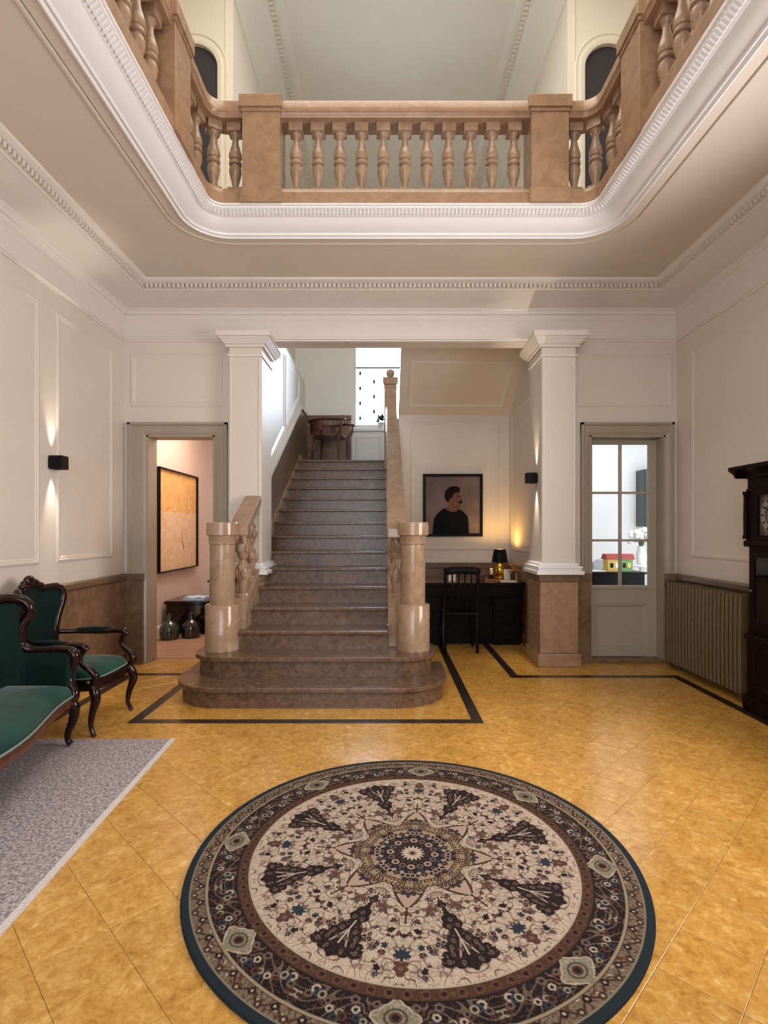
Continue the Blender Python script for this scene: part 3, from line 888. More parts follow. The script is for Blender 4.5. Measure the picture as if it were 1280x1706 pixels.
mid_path = half_loop(0.20)
base_prof = [(-0.115, ZG), (0.115, ZG), (0.115, ZG + 0.085), (0.105, ZG + 0.095), (0.10, ZG + 0.125), (-0.10, ZG + 0.125), (-0.115, ZG + 0.095), (-0.115, ZG)]
into(MB().sweep(mid_path, base_prof, side=-1).build('base_rail', M['stone'], smooth=True), bal)
zt = ZG + 0.84
rail_prof = [(-0.095, zt - 0.14), (0.095, zt - 0.14), (0.10, zt - 0.115), (0.115, zt - 0.10), (0.115, zt - 0.085), (0.105, zt - 0.08), (0.105, zt - 0.02), (0.09, zt), (-0.09, zt), (-0.105, zt - 0.02), (-0.105, zt - 0.08), (-0.115, zt - 0.09), (-0.10, zt - 0.115), (-0.095, zt - 0.14)]
into(MB().sweep(mid_path, rail_prof, side=-1).build('handrail', M['stone'], smooth=True), bal)


def pier(x, y):
    p = MB().box(x - 0.15, x + 0.15, y - 0.125, y + 0.125, ZG + 0.12, zt - 0.10).build('pier', M['stone'], bevel=0.004)
    into(p, bal)
    c = MB().box(x - 0.172, x + 0.172, y - 0.147, y + 0.147, zt - 0.085, zt + 0.012).box(x - 0.16, x + 0.16, y - 0.135, y + 0.135, zt - 0.115, zt - 0.085).build('pier_cap', M['stone'], bevel=0.004)
    b = MB().box(x - 0.165, x + 0.165, y - 0.14, y + 0.14, ZG, ZG + 0.12).build('pier_base', M['stone'], bevel=0.005)
    for k in (c, b):
        into(k, bal)


def pier_side(x, y):
    p = MB().box(x - 0.125, x + 0.125, y - 0.14, y + 0.14, ZG + 0.12, zt - 0.10).build('pier', M['stone'], bevel=0.004)
    c = MB().box(x - 0.147, x + 0.147, y - 0.162, y + 0.162, zt - 0.085, zt + 0.012).box(x - 0.135, x + 0.135, y - 0.15, y + 0.15, zt - 0.115, zt - 0.085).build('pier_cap', M['stone'], bevel=0.004)
    b = MB().box(x - 0.14, x + 0.14, y - 0.155, y + 0.155, ZG, ZG + 0.12).build('pier_base', M['stone'], bevel=0.005)
    for k in (p, c, b): into(k, bal)


BXL, BXR, BYB = OX0 + 0.2, OX1 - 0.2, OY1 - 0.2
pier(-0.99, BYB); pier(1.325, BYB)
for x in (BXL, BXR):
    pier_side(x, 3.67); pier_side(x, 1.45)
bprof = [(0.030, 0.045), (0.022, 0.055), (0.024, 0.075), (0.034, 0.12), (0.046, 0.165), (0.051, 0.20), (0.048, 0.225), (0.032, 0.24), (0.034, 0.246), (0.050, 0.252), (0.052, 0.264), (0.050, 0.276), (0.036, 0.281),
         (0.036, 0.288), (0.047, 0.296), (0.053, 0.32), (0.050, 0.345), (0.038, 0.385), (0.028, 0.42), (0.024, 0.45), (0.027, 0.475), (0.038, 0.49), (0.044, 0.500), (0.044, 0.508)]
bmesh_ = MB().lathe(bprof, seg=20)
bmesh_.box(-0.052, 0.052, -0.052, 0.052, 0.0, 0.045).box(-0.055, 0.055, -0.055, 0.055, 0.505, 0.575)
b_me = bmesh_.mesh('baluster', M['baluster'], smooth=True)


def baluster(x, y, rz=0):
    o = bpy.data.objects.new('baluster', b_me); COL.objects.link(o)
    o.parent = bal; o.location = (x - 0.15, y - BYB, 0.125); o.rotation_euler = (0, 0, rz)


for k in range(11):
    baluster(0.168 + (k - 5) * 0.1785, BYB)
r_ = ORAD - 0.2
for sgn, bx, px in ((1, BXL, -1.14), (-1, BXR, 1.475)):
    straight_end = BYB - r_
    L1 = straight_end - 3.81; L2 = r_ * PI / 2; L3 = abs(px - (bx + sgn * r_))
    tot = L1 + L2 + L3
    for k in range(5):
        s_ = tot * (k + 0.5) / 5
        if s_ < L1: baluster(bx, 3.81 + s_)
        elif s_ < L1 + L2:
            a = (s_ - L1) / r_
            baluster(bx + sgn * (r_ - r_ * math.cos(a)), straight_end + r_ * math.sin(a), -sgn * a)
        else: baluster(bx + sgn * (r_ + s_ - L1 - L2), BYB)
    for k in range(10):
        baluster(bx, 3.43 - k * 0.182)

# ================================================================ STAIRCASE
st = empty('staircase', (-0.6, 4.6, 0), 'wide brown marble staircase with round newel posts rising from the hall', 'staircase')


def bull(x0, x1, y0, y1, r, n=10):
    """plan outline with rounded front corners"""
    pts = [(x1, y1), (x0, y1)]
    for k in range(n + 1):
        a = PI + PI / 2 * k / n
        pts.append((x0 + r + r * math.cos(a), y0 + r + r * math.sin(a)))
    for k in range(n + 1):
        a = -PI / 2 + PI / 2 * k / n
        pts.append((x1 - r + r * math.cos(a), y0 + r + r * math.sin(a)))
    return pts


SX0, SX1 = -1.36, 0.03
for k in range(1, 16):
    yn = YN + (k - 1) * RUN
    z1 = k * RISE
    if k == 1: o0, o1, r = -1.74, 0.53, 0.42
    elif k == 2: o0, o1, r = -1.665, 0.45, 0.30
    if k <= 2:
        yb = 5.05 if k == 1 else 5.05
        tr = MB().prism(bull(o0, o1, yn, yb, r), z1 - 0.035, z1, 'z')
        ri = MB().prism(bull(o0 + 0.03, o1 - 0.03, yn + 0.035, yb - 0.01, r - 0.02), z1 - RISE, z1 - 0.035, 'z')
    else:
        ye = yn + RUN + 0.05 if k < 15 else 9.6
        x0 = SX0
        x1 = SX1
        tr = MB().box(x0, x1 if k < 15 else 1.74, yn, ye, z1 - 0.035, z1)
        ri = MB().box(x0, x1, yn + 0.03, ye - 0.04 if k < 15 else yn + 0.3, z1 - RISE - 0.0, z1 - 0.035)
    into(tr.build('tread', M['stair'], bevel=0.009, seg=3), st)
    into(ri.build('riser', M['stair'], smooth=(k <= 2)), st)


def newel(x, y):
    n1 = MB().lathe([(0.150, 0.3335), (0.150, 0.728), (0.144, 0.738), (0.112, 0.742)], x, y, 40).build('newel_drum', M['newel'], smooth=True)
    n2 = MB().lathe([(0.110, 0.74), (0.110, 1.27), (0.119, 1.278), (0.119, 1.345), (0.124, 1.352), (0.139, 1.356), (0.139, 1.462), (0.134, 1.468)], x, y, 40).build('newel_shaft', M['newel'], smooth=True)
    for n in (n1, n2): into(n, st)


newel(-1.455, 4.82); newel(0.255, 4.82)
# strings, sloping base rails, carved balusters and hand rails
zr = lambda y: 1.43 + 0.55 * (y - 4.85)
zb = lambda y: nose(y) + 0.12
# right side
into(MB().prism([(4.90, 0.333), (8.40, 0.333), (8.40, 2.5), (8.40, zb(8.40)), (4.90, zb(4.90))], 0.03, 0.20, 'x').build('string_wall', M['newel'], bevel=0.004), st)
into(MB().prism([(4.85, zr(4.85) - 0.11), (8.36, zr(8.36) - 0.11), (8.36, zr(8.36)), (4.85, zr(4.85))], 0.018, 0.20, 'x').build('handrail', M['newel'], bevel=0.02, seg=3), st)
# left side, from newel to pillar
zrl = lambda y: 1.43 + 0.50 * (y - 4.85)
v = []
for (yy, xc) in ((4.88, -1.33), (5.50, -1.345)):
    for dx in (-0.085, 0.085):
        v += [(xc + dx, yy, zrl(yy) - 0.10), (xc + dx, yy, zrl(yy))]
into(MB().add(v, [(0, 1, 3, 2), (4, 6, 7, 5), (0, 4, 5, 1), (2, 3, 7, 6), (1, 5, 7, 3), (0, 2, 6, 4)]).build('handrail', M['newel'], bevel=0.015, seg=3), st)
into(MB().prism([(4.90, 0.2), (5.52, 0.2), (5.52, zb(5.52)), (4.90, zb(4.90))], -1.44, -1.27, 'x').build('string_wall', M['newel'], bevel=0.004), st)


def carved(x, y, z0, z1):
    h = z1 - z0
    mb = MB().lathe([(0.05, z0), (0.05, z0 + 0.03), (0.028, z0 + 0.05), (0.045, z0 + 0.16 * h), (0.066, z0 + 0.33 * h), (0.045, z0 + 0.48 * h), (0.03, z0 + 0.52 * h), (0.05, z0 + 0.56 * h), (0.062, z0 + 0.70 * h), (0.035, z0 + 0.86 * h), (0.05, z0 + 0.93 * h), (0.055, z1)], x, y, 16)
    for i in range(10):
        a = 2 * PI * i / 5 + (0.6 if i > 4 else 0)
        zz = z0 + h * (0.33 if i < 5 else 0.68)
        mb.ball((x + 0.055 * math.cos(a), y + 0.055 * math.sin(a), zz), 0.024, 0.024, 0.05, 8, 6)
        mb.ball((x + 0.048 * math.cos(a + .6), y + 0.048 * math.sin(a + .6), zz + 0.09 * h), 0.018, 0.018, 0.03, 8, 6)
    into(mb.build('carved_baluster', M['baluster'], smooth=True), st)


for yy in (5.08, 5.34):
    carved(-1.34, yy, zb(yy) - 0.03, zrl(yy) - 0.09)
for k in range(11):
    yy = 5.08 + k * RUN
    carved(0.112, yy, zb(yy) - 0.03, zr(yy) - 0.09)
# landing newel with a ball
into(MB().box(-0.005, 0.185, 8.33, 8.52, 2.3, 3.66).build('landing_newel', M['stone'], bevel=0.005), st)
into(MB().box(-0.025, 0.205, 8.31, 8.54, 3.66, 3.77).box(-0.012, 0.192, 8.323, 8.527, 3.60, 3.625).build('landing_newel_cap', M['stone'], bevel=0.008), st)
into(MB().lathe([(0.05, 3.77), (0.035, 3.785), (0.055, 3.81), (0.068, 3.85), (0.058, 3.89), (0.03, 3.915), (0.008, 3.925)], 0.09, 8.425, 16).build('finial', M['newel'], smooth=True), st)
# second flight coming back over the alcove
fl2 = []
for k in range(9):
    fl2 += [(8.66 - k * RUN, 2.5 + k * RISE), (8.66 - k * RUN, 2.5 + (k + 1) * RISE)]
y_end = 8.41 - 9 * RUN
soff = [(5.67, 2.5 + 9 * RISE), (5.67, 4.0), (5.9, 3.94), (8.41, 2.56), (8.41, 2.5)]
sf = MB().prism([(8.45, 2.45), (8.66, 2.45)] + fl2 + [(5.67, 4.0), (5.67, 3.90), (5.9, 3.94)], 0.2, 1.74, 'x')
into(sf.build('upper_flight', M['wall']), st)
# soffit panel moulding (sloped ring)
sl = RISE / RUN
cs = 1 / math.sqrt(1 + sl * sl)
ysof = lambda y: 3.94 + (5.9 - y) * (3.94 - 2.45) / (8.45 - 5.9)
Uv = Vector((1, 0, 0)); pA = Vector((0.32, 7.36, ysof(7.36))); pB = Vector((0.32, 6.66, ysof(6.66)))
Vv = (pB - pA); hh = Vv.length; Vv.normalize(); Nn = Vector((0, Vv.z, -Vv.y)) * 1
if Nn.z > 0: Nn = -Nn
into(MB().frame(pA, Uv, Vv, Nn, 1.30, hh, PANEL).build('soffit_moulding', M['trim']), st)

# ================================================================ RUGS
def round_rug():
    NR, NA, NW = 290, 1600, 200
    r = np.linspace(0.0, RUGR, NR)
    th = (np.arange(NW) / NW - 0.5) * (PI / 4)          # one eighth, centred on a tree motif
    Rg, T = np.meshgrid(r, th, indexing='ij')
    A = np.abs(T)
    X = Rg * np.cos(T); Y = Rg * np.sin(T); YA = np.abs(Y)
    rng = np.random.RandomState(3)
    col = np.zeros((NR, NW, 3))

    def put(mask, c):
        col[mask] = c

    def wav(seed, k, n=7):
        g = np.random.RandomState(seed); o = 0
        for _ in range(n):
            a = g.uniform(0, 2 * PI); f = k * g.uniform(0.7, 1.3)
            o = o + np.sin(f * (X * math.cos(a) + YA * math.sin(a)) + g.uniform(0, 6.28))
        return o / math.sqrt(n)

    cream = np.array((0.46, 0.375, 0.285)); rose = np.array((0.33, 0.215, 0.165)); brown = np.array((0.050, 0.026, 0.019))
    dark = np.array((0.017, 0.011, 0.012)); navy = np.array((0.014, 0.021, 0.027)); gold = np.array((0.33, 0.245, 0.115))
    rust = np.array((0.085, 0.036, 0.023)); sage = np.array((0.19, 0.165, 0.115)); mauve = np.array((0.135, 0.088, 0.070)); blue = np.array((0.022, 0.030, 0.045))
    # --- field
    put(Rg <= 0.677, cream)
    f1 = wav(11, 85); f2 = wav(12, 120)
    put((Rg <= 0.677) & (wav(13, 60) > 0.5), cream * 0.88)
    put((Rg <= 0.677) & (np.abs(f2) < 0.15), rose)
    put((Rg <= 0.677) & (np.abs(f1) < 0.13), mauve)
    put((Rg <= 0.677) & (np.abs(wav(14, 210)) < 0.035), mauve)
    # scattered blossoms
    for q in range(34):
        rr = rng.uniform(0.27, 0.655); aa = rng.uniform(0.03, PI / 8)
        d = np.hypot(X - rr * math.cos(aa), YA - rr * math.sin(aa))
        an = np.arctan2(YA - rr * math.sin(aa), X - rr * math.cos(aa))
        s = rng.uniform(0.006, 0.0135)
        put(d < s * (0.85 + 0.16 * np.cos(6 * an) + 0.25 * wav(80 + q, 240)), [dark, rust, blue, brown][q % 4])
        put(d < s * 0.35, mauve)
    for q in range(30):
        rr = rng.uniform(0.28, 0.65); aa = rng.uniform(0.02, PI / 8); s = rng.uniform(0.012, 0.030); ph0 = rng.uniform(0, 6.28)
        dx, dy = X - rr * math.cos(aa), YA - rr * math.sin(aa)
        an = (np.arctan2(dy, dx) + ph0) % (2 * PI)
        put((np.abs(np.hypot(dx, dy) - s * (0.45 + 0.55 * an / 6.28)) < 0.0019) & (an > 1.0), [mauve, rust, brown * 2.2][q % 3])
    # tree
    lobes = [(0.312, 0, .009), (0.332, 0, .018), (0.358, 0, .010), (0.376, 0, .012), (0.405, 0.004, .026), (0.432, 0.014, .024), (0.455, 0.0, .022), (0.472, 0.010, .017), (0.500, 0.022, .026), (0.497, 0.0, .022), (0.527, 0.040, .024), (0.535, 0.008, .026),
             (0.560, 0.044, .027), (0.585, 0.074, .026), (0.598, 0.040, .024), (0.570, 0.012, .028), (0.606, 0.008, .022), (0.556, 0.072, .016), (0.626, 0.0, .012)]
    tree = np.zeros_like(X, bool)
    for (a, b, s) in lobes: tree |= np.hypot(X - a, YA - b) < s
    put(tree, dark)
    put(tree & (np.abs(wav(21, 150)) < 0.14), brown)
    put(tree & (wav(22, 260) > 1.15), mauve)
    put((X > 0.455) & (X < 0.575) & (YA < 0.0028), cream)
    put((X > 0.50) & (X < 0.575) & (np.abs(YA - (X - 0.50) * 0.42) < 0.0030), cream * .8)
    for (a, b) in ((0.41, 0.0), (0.44, 0.016), (0.505, 0.026), (0.53, 0.044), (0.56, 0.05), (0.585, 0.075), (0.598, 0.03), (0.545, 0.014)):
        put(np.hypot((X - a) / 1.3, YA - b) < 0.0075, mauve)
        put(np.hypot((X - a) / 1.3, YA - b) < 0.0032, dark)
    put((X > 0.285) & (X < 0.345) & (YA < 0.0035), brown)
    for (a, b, s) in ((0.44, 0.03, .006), (0.50, 0.062, .006), (0.57, 0.092, .006), (0.62, 0.0, .007)):
        put(np.hypot(X - a, YA - b) < s, dark)
    # motifs on the sector edge (between trees)
    B = PI / 8 - A                                            # angle from the edge
    XE = Rg * np.cos(B); YE = Rg * np.sin(B)
    w = np.where(XE < 0.335, 0.052 * np.clip((XE - 0.215) / 0.04, 0, 1) ** .5 * np.clip((0.345 - XE) / 0.085, 0, 1) ** .75, 0)
    put((XE > 0.215) & (XE < 0.345) & (YE < w), np.array((0.37, 0.27, 0.20)))
    put((XE > 0.215) & (XE < 0.345) & (np.abs(YE - w) < 0.0055), brown)
    put((XE > 0.34) & (XE < 0.42) & (YE < 0.0035), brown)
    an = np.arctan2(YE, XE - 0.25)
    put(np.hypot(XE - 0.25, YE) < 0.026 * (1 + 0.3 * np.cos(6 * an)), blue)
    put(np.hypot(XE - 0.25, YE) < 0.008, cream)
    an = np.arctan2(YE, XE - 0.555)
    put(np.hypot(XE - 0.555, YE) < 0.030 * (0.9 + 0.2 * np.cos(9 * an) + 0.2 * wav(91, 200)), blue)
    an = np.arctan2(YE, XE - 0.61)
    put(np.hypot(XE - 0.61, YE) < 0.028 * (0.9 + 0.2 * np.cos(5 * an) + 0.2 * wav(92, 200)), rust)
    put(np.hypot(XE - 0.612, YE) < 0.009, mauve)
    for (a, b, s, c) in ((0.45, 0.045, .014, dark), (0.475, 0.0, .013, dark), (0.52, 0.06, .013, blue), (0.615, 0.075, .014, dark), (0.40, 0.04, .012, rust)):
        an = np.arctan2(YE - b, XE - a)
        put(np.hypot(XE - a, YE - b) < s * (0.9 + .18 * np.cos(6 * an) + 0.2 * wav(93, 220)), c)
    # --- medallion
    edge = 0.245 + 0.018 * np.cos(8 * T + PI) + 0.012 * np.cos(16 * T + PI) + 0.005 * np.cos(32 * T)
    put(Rg < edge, np.array((0.34, 0.255, 0.17)))
    put((Rg < edge) & (np.abs(wav(31, 170)) < 0.22), rose)
    put((Rg < edge) & (np.abs(wav(32, 150)) < 0.18), brown * 1.6)
    put(np.abs(Rg - edge) < 0.0055, brown)
    for q in range(5):
        aa = PI / 8 * (q + 0.5) / 5
        for rr, s in ((0.190, 0.011), (0.214, 0.014), (0.238, 0.010)):
            d = np.hypot(X - rr * math.cos(aa), YA - rr * math.sin(aa))
            put((Rg < edge) & (d < s), [rose, gold, cream * .8][(q + int(rr * 1000)) % 3])
            put((Rg < edge) & (np.abs(d - s * .8) < 0.0028), brown)
            put((Rg < edge) & (d < s * .3), brown * 1.5)
    put((np.abs(Rg - 0.202) < 0.004) & (wav(34, 120) > -0.4), gold)
    e2 = 0.168 + 0.014 * np.cos(8 * T + PI) + 0.007 * np.cos(24 * T) + 0.006 * wav(35, 130)
    put(Rg < e2, dark)
    put((Rg < e2) & (np.abs(wav(33, 140)) < 0.10), blue * 1.8)
    put(np.abs(Rg - e2) < 0.004, brown * .6)
    for (rr, aa, s, c) in ((0.095, 0.0, .015, mauve), (0.095, PI / 8, .017, rose), (0.135, 0.13, .008, cream), (0.13, PI / 8, .010, mauve), (0.066, 0.2, .008, rust)):
        d = np.hypot(X - rr * math.cos(aa), YA - rr * math.sin(aa))
        put(d < s, c); put(d < s * .45, dark)
    for q in range(3):
        aa = PI / 8 * (q + .5) / 3
        d = np.hypot(X - 0.152 * math.cos(aa), YA - 0.152 * math.sin(aa))
        put((np.abs(d - 0.011) < 0.0025) & (Rg < e2), [mauve, cream * .7, rose][q])
    put(Rg < 0.044 + 0.008 * np.cos(16 * T), cream); put(Rg < 0.022, rose); put(Rg < 0.012, brown)
    # --- brown band
    band = (Rg > 0.677) & (Rg <= 0.731)
    put(band, np.array((0.062, 0.032, 0.018)))
    ph = (T / (PI / 4) * 10) % 1.0 - 0.5
    dd = np.hypot(ph * (PI / 40) * 0.704, Rg - 0.704)
    put(band & (dd < 0.016), rust * 1.3); put(band & (dd < 0.009), dark)
    put(band & (np.abs(wav(41, 200)) < 0.10), np.array((0.11, 0.06, 0.033)))
    put(np.abs(Rg - 0.679) < 0.0035, cream * .85)
    put(np.abs(Rg - 0.729) < 0.0035, dark)
    # --- dark main border
    band = (Rg > 0.731) & (Rg <= 0.834)
    put(band, dark * .8)
    put(band & (np.abs(wav(51, 120)) < 0.17), np.array((0.12, 0.088, 0.062)))
    put(band & (wav(53, 230) > 1.1), mauve)
    put(band & (np.abs(wav(52, 150)) < 0.10), rust)
    for q in range(20):
        rr = rng.uniform(0.745, 0.822); aa = PI / 8 * (q + rng.uniform(.2, .8)) / 22
        d = np.hypot(X - rr * math.cos(aa), YA - rr * math.sin(aa)); s = rng.uniform(0.010, 0.017)
        c = [sage * 1.3, rust, mauve, cream * .8, blue * 1.3][q % 5]
        put(band & (d < s), c); put(band & (d < s * .5), dark)
    # cartouche on the sector edge
    rho = Rg - 0.785
    tau = 0.785 * B
    a2 = np.arctan2(tau, rho)
    dq = np.hypot(rho * 1.15, tau)
    e3 = 0.058 * (1 + 0.16 * np.cos(4 * a2) + 0.06 * np.cos(8 * a2))
    m_ = (Rg > 0.725) & (Rg < 0.85)
    put(m_ & (dq < e3 + 0.006), cream * .85)
    put(m_ & (dq < e3), sage)
    put(m_ & (dq < e3) & (np.abs(wav(61, 190)) < 0.25), sage * 1.5)
    put(m_ & (dq < 0.020), rust); put(m_ & (dq < 0.012), dark)
    put(m_ & (np.abs(dq - 0.032) < 0.004), np.array((0.06, 0.055, 0.042)))
    # --- guard stripe and outer scroll border
    band = (Rg > 0.834) & (Rg <= 0.845)
    put(band & (dq > e3), np.array((0.27, 0.215, 0.135))); put((np.abs(Rg - 0.8465) < 0.0025), brown)
    band = (Rg > 0.848) & (Rg <= 0.898)
    put(band, np.array((0.165, 0.122, 0.082)))
    wv = 0.873 + 0.013 * np.sin(T / (PI / 4) * 2 * PI * 7)
    put(band & (np.abs(wav(71, 190)) < 0.28), rust)
    put(band & (wav(72, 230) > 1.2), cream * .8)
    put(band & (np.abs(Rg - wv) < 0.005), brown)
    ph = (T / (PI / 4) * 7) % 1.0 - 0.5
    for off, rr in ((0.25, 0.863), (-0.25, 0.884)):
        dd = np.hypot((ph - off) * (PI / 28) * 0.873, Rg - rr)
        put(band & (dd < 0.014), dark if off > 0 else brown); put(band & (dd < 0.005), cream * .8)
    put(np.abs(Rg - 0.899) < 0.003, sage)
    put(Rg > 0.902, navy * 1.05)
    # --- build the woven disc
    a_all = (np.arange(NA) / NA) * 2 * PI + math.radians(16 - 22.5)
    cols = np.tile(col, (1, 8, 1))
    RR, AA = np.meshgrid(r, a_all, indexing='ij')
    z = np.where(RR > RUGR - 0.002, 0.004, 0.012)
    co = np.stack([RR * np.cos(AA), RR * np.sin(AA), z], -1).reshape(-1, 3)
    skirt = co[-NA:].copy(); skirt[:, 2] = 0.0015
    co = np.vstack([co, skirt])
    cc = np.vstack([cols.reshape(-1, 3), cols[-1]])
    ii, jj = np.meshgrid(np.arange(NR), np.arange(NA), indexing='ij')
    j2 = (jj + 1) % NA
    quads = np.stack([ii * NA + jj, (ii + 1) * NA + jj, (ii + 1) * NA + j2, ii * NA + j2], -1).reshape(-1, 4)
    me = bpy.data.meshes.new('round_rug')
    me.vertices.add(len(co)); me.vertices.foreach_set('co', co.astype(np.float32).ravel())
    nq = len(quads)
    me.loops.add(nq * 4); me.loops.foreach_set('vertex_index', quads.astype(np.int32).ravel())
    me.polygons.add(nq); me.polygons.foreach_set('loop_start', np.arange(0, nq * 4, 4, dtype=np.int32))
    me.update(calc_edges=True)
    at = me.color_attributes.new('weave', 'FLOAT_COLOR', 'POINT')
    at.data.foreach_set('color', np.hstack([cc, np.ones((len(cc), 1))]).astype(np.float32).ravel())
    me.materials.append(attr_mat('woven_oriental_pile'))
    o = bpy.data.objects.new('round_rug', me); COL.objects.link(o)
    o.location = (RUGC[0], RUGC[1], 0)
    tag(o, 'round oriental rug with cream field and navy edge on the marble floor', 'rug')


round_rug()

gr = empty('grey_rug', (-2.0, 2.3, 0), 'heathered grey wool rug under the green settee', 'rug')
into(MB().prism([(-2.62, 0.75), (-1.30, 0.75), (-1.425, 3.575), (-2.62, 3.575)], 0.0012, 0.011, 'z').build('pile', M['greyrug'], bevel=0.003), gr)
into(MB().prism([(-1.30, 0.75), (-1.272, 0.75), (-1.397, 3.585), (-1.425, 3.575)], 0.0012, 0.012, 'z').build('binding', M['rugedge']), gr)

# ================================================================ ARMCHAIR
def armchair():
    root = empty('armchair', (-2.22, 3.91, 0), 'carved dark wood armchair with green velvet beside the doorway on the left', 'armchair')
    half = [(0.0, 0.47), (0.10, 0.465), (0.165, 0.48), (0.175, 0.56), (0.185, 0.66), (0.215, 0.77), (0.250, 0.87), (0.252, 0.93), (0.225, 0.965), (0.17, 0.965), (0.11, 0.965), (0.06, 0.99), (0.0, 1.005)]
    loop = half + [(-s, z) for s, z in reversed(half[1:-1])]
    bx = lambda s, z: -0.315 + 1.35 * s * s - 0.10 * (z - 0.45)
    ring = [(bx(s, z), s, z) for s, z in loop]
    MB().tube(ring, [0.026 if z > 0.6 else 0.022 for s, z in loop], 10, closed=True, flat=(1.0, 1.15)).build('back_frame', M['mahogany'], root, smooth='all')
    # upholstery: concentric rings inside the outline
    c = (0.0, 0.74)
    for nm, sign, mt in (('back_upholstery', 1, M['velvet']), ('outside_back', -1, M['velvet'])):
        v = []; f = []
        n = len(loop) * 4
        L = []
        P = [Vector((s, z)) for s, z in loop]
        m = len(P)
        for i in range(m):
            for q in range(4):
                t = q / 4; p0, p1, p2, p3 = P[i - 1], P[i], P[(i + 1) % m], P[(i + 2) % m]
                L.append(0.5 * ((2 * p1) + (p2 - p0) * t + (2 * p0 - 5 * p1 + 4 * p2 - p3) * t * t + (3 * p1 - p0 - 3 * p2 + p3) * t ** 3))
        K = 7
        for k in range(K + 1):
            u = k / K
            for p in L:
                s = c[0] + (p.x - c[0]) * u; z = c[1] + (p.y - c[1]) * u
                v.append((bx(s, z) + sign * (0.008 + 0.035 * (1 - u ** 3)), s, z))
        for k in range(K):
            for i in range(n):
                j = (i + 1) % n
                f.append((k * n + i, k * n + j, (k + 1) * n + j, (k + 1) * n + i))
        MB().add(v, f).build(nm, mt, root, smooth='all')
    cr = MB()
    for (s, z, a, b) in ((0, 1.035, .055, .035), (0.05, 1.015, .045, .026), (-0.05, 1.015, .045, .026), (0.095, 0.995, .035, .02), (-0.095, 0.995, .035, .02), (0, 1.0, .04, .05)):
        cr.ball((bx(s, z) + 0.005, s, z), 0.026, a, b, 12, 8)
    cr.build('crest', M['mahogany'], root, smooth='all')
    # seat
    def outline(x0, x1, w0, w1, n=48):
        pts = []
        for k in range(n):
            a = 2 * PI * k / n
            ca, sa = math.cos(a), math.sin(a)
            x = math.copysign(abs(ca) ** 0.5, ca); y = math.copysign(abs(sa) ** 0.5, sa)
            t = (x + 1) / 2
            pts.append((x0 + (x1 - x0) * t, y * (w0 + (w1 - w0) * t)))
        return pts
    ol = outline(-0.27, 0.27, 0.22, 0.285)
    def rings(parent, name, lv, m, cx=0.0):
        v = []; f = []; n = len(ol)
        for (sc, z) in lv:
            for (x, y) in ol: v.append((cx + (x - cx) * sc, y * sc, z))
        for i in range(len(lv) - 1):
            for k in range(n):
                k2 = (k + 1) % n; f.append((i * n + k, i * n + k2, (i + 1) * n + k2, (i + 1) * n + k))
        f.append(tuple((len(lv) - 1) * n + k for k in range(n)))
        MB().add(v, f).build(name, m, parent, smooth='all')
    rings(root, 'seat_rail', [(0.9, 0.30), (0.985, 0.30), (1.0, 0.315), (1.0, 0.365), (0.985, 0.375), (0.6, 0.375)], M['mahogany'])
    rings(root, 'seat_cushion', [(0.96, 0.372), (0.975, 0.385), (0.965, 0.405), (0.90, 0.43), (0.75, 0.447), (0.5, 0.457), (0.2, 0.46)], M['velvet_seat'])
    MB().tube([(x * 0.985, y * 0.985, 0.385) for x, y in ol[::2]], 0.006, 6, closed=True).build('piping', M['piping'], root, smooth='all')
    for sg in (-1, 1):
        y1, y0 = sg * 0.262, sg * 0.20
        # arm with pad
        arm = MB().tube([(bx(0.19, 0.62) + 0.0, sg * 0.19, 0.625), (-0.16, sg * 0.245, 0.618), (0.0, sg * 0.275, 0.612), (0.12, sg * 0.285, 0.618), (0.185, sg * 0.285, 0.612), (0.205, sg * 0.285, 0.585)],
                        [0.020, 0.018, 0.022, 0.024, 0.026, 0.022], 10).build('arm', M['mahogany'], root, smooth='all')
        MB().tube([(-0.16, sg * 0.247, 0.632), (-0.04, sg * 0.268, 0.634), (0.08, sg * 0.282, 0.634)], [0.014, 0.026, 0.014], 10, flat=(1.1, 0.7)).build('arm_pad', M['velvet'], arm, smooth='all')
        MB().tube([(0.195, sg * 0.285, 0.595), (0.165, sg * 0.285, 0.545), (0.17, sg * 0.285, 0.50), (0.225, sg * 0.28, 0.455), (0.262, sg * 0.272, 0.41), (0.245, sg * 0.268, 0.36), (0.225, sg * 0.262, 0.33)],
                  [0.022, 0.019, 0.018, 0.022, 0.027, 0.024, 0.022], 10).build('arm_support', M['mahogany'], root, smooth='all')
        MB().tube([(0.225, sg * 0.255, 0.35), (0.255, sg * 0.268, 0.30), (0.262, sg * 0.272, 0.24), (0.235, sg * 0.265, 0.15), (0.225, sg * 0.262, 0.07), (0.245, sg * 0.268, 0.015), (0.256, sg * 0.270, 0.0)],
                  [0.03, 0.034, 0.031, 0.022, 0.016, 0.015, 0.017], 10).build('leg', M['mahogany'], root, smooth='all')
        MB().tube([(-0.245, sg * 0.175, 0.50), (-0.25, sg * 0.185, 0.33), (-0.27, sg * 0.19, 0.18), (-0.315, sg * 0.20, 0.0)], [0.02, 0.025, 0.02, 0.015], 10).build('leg', M['mahogany'], root, smooth='all')
    return root


armchair()


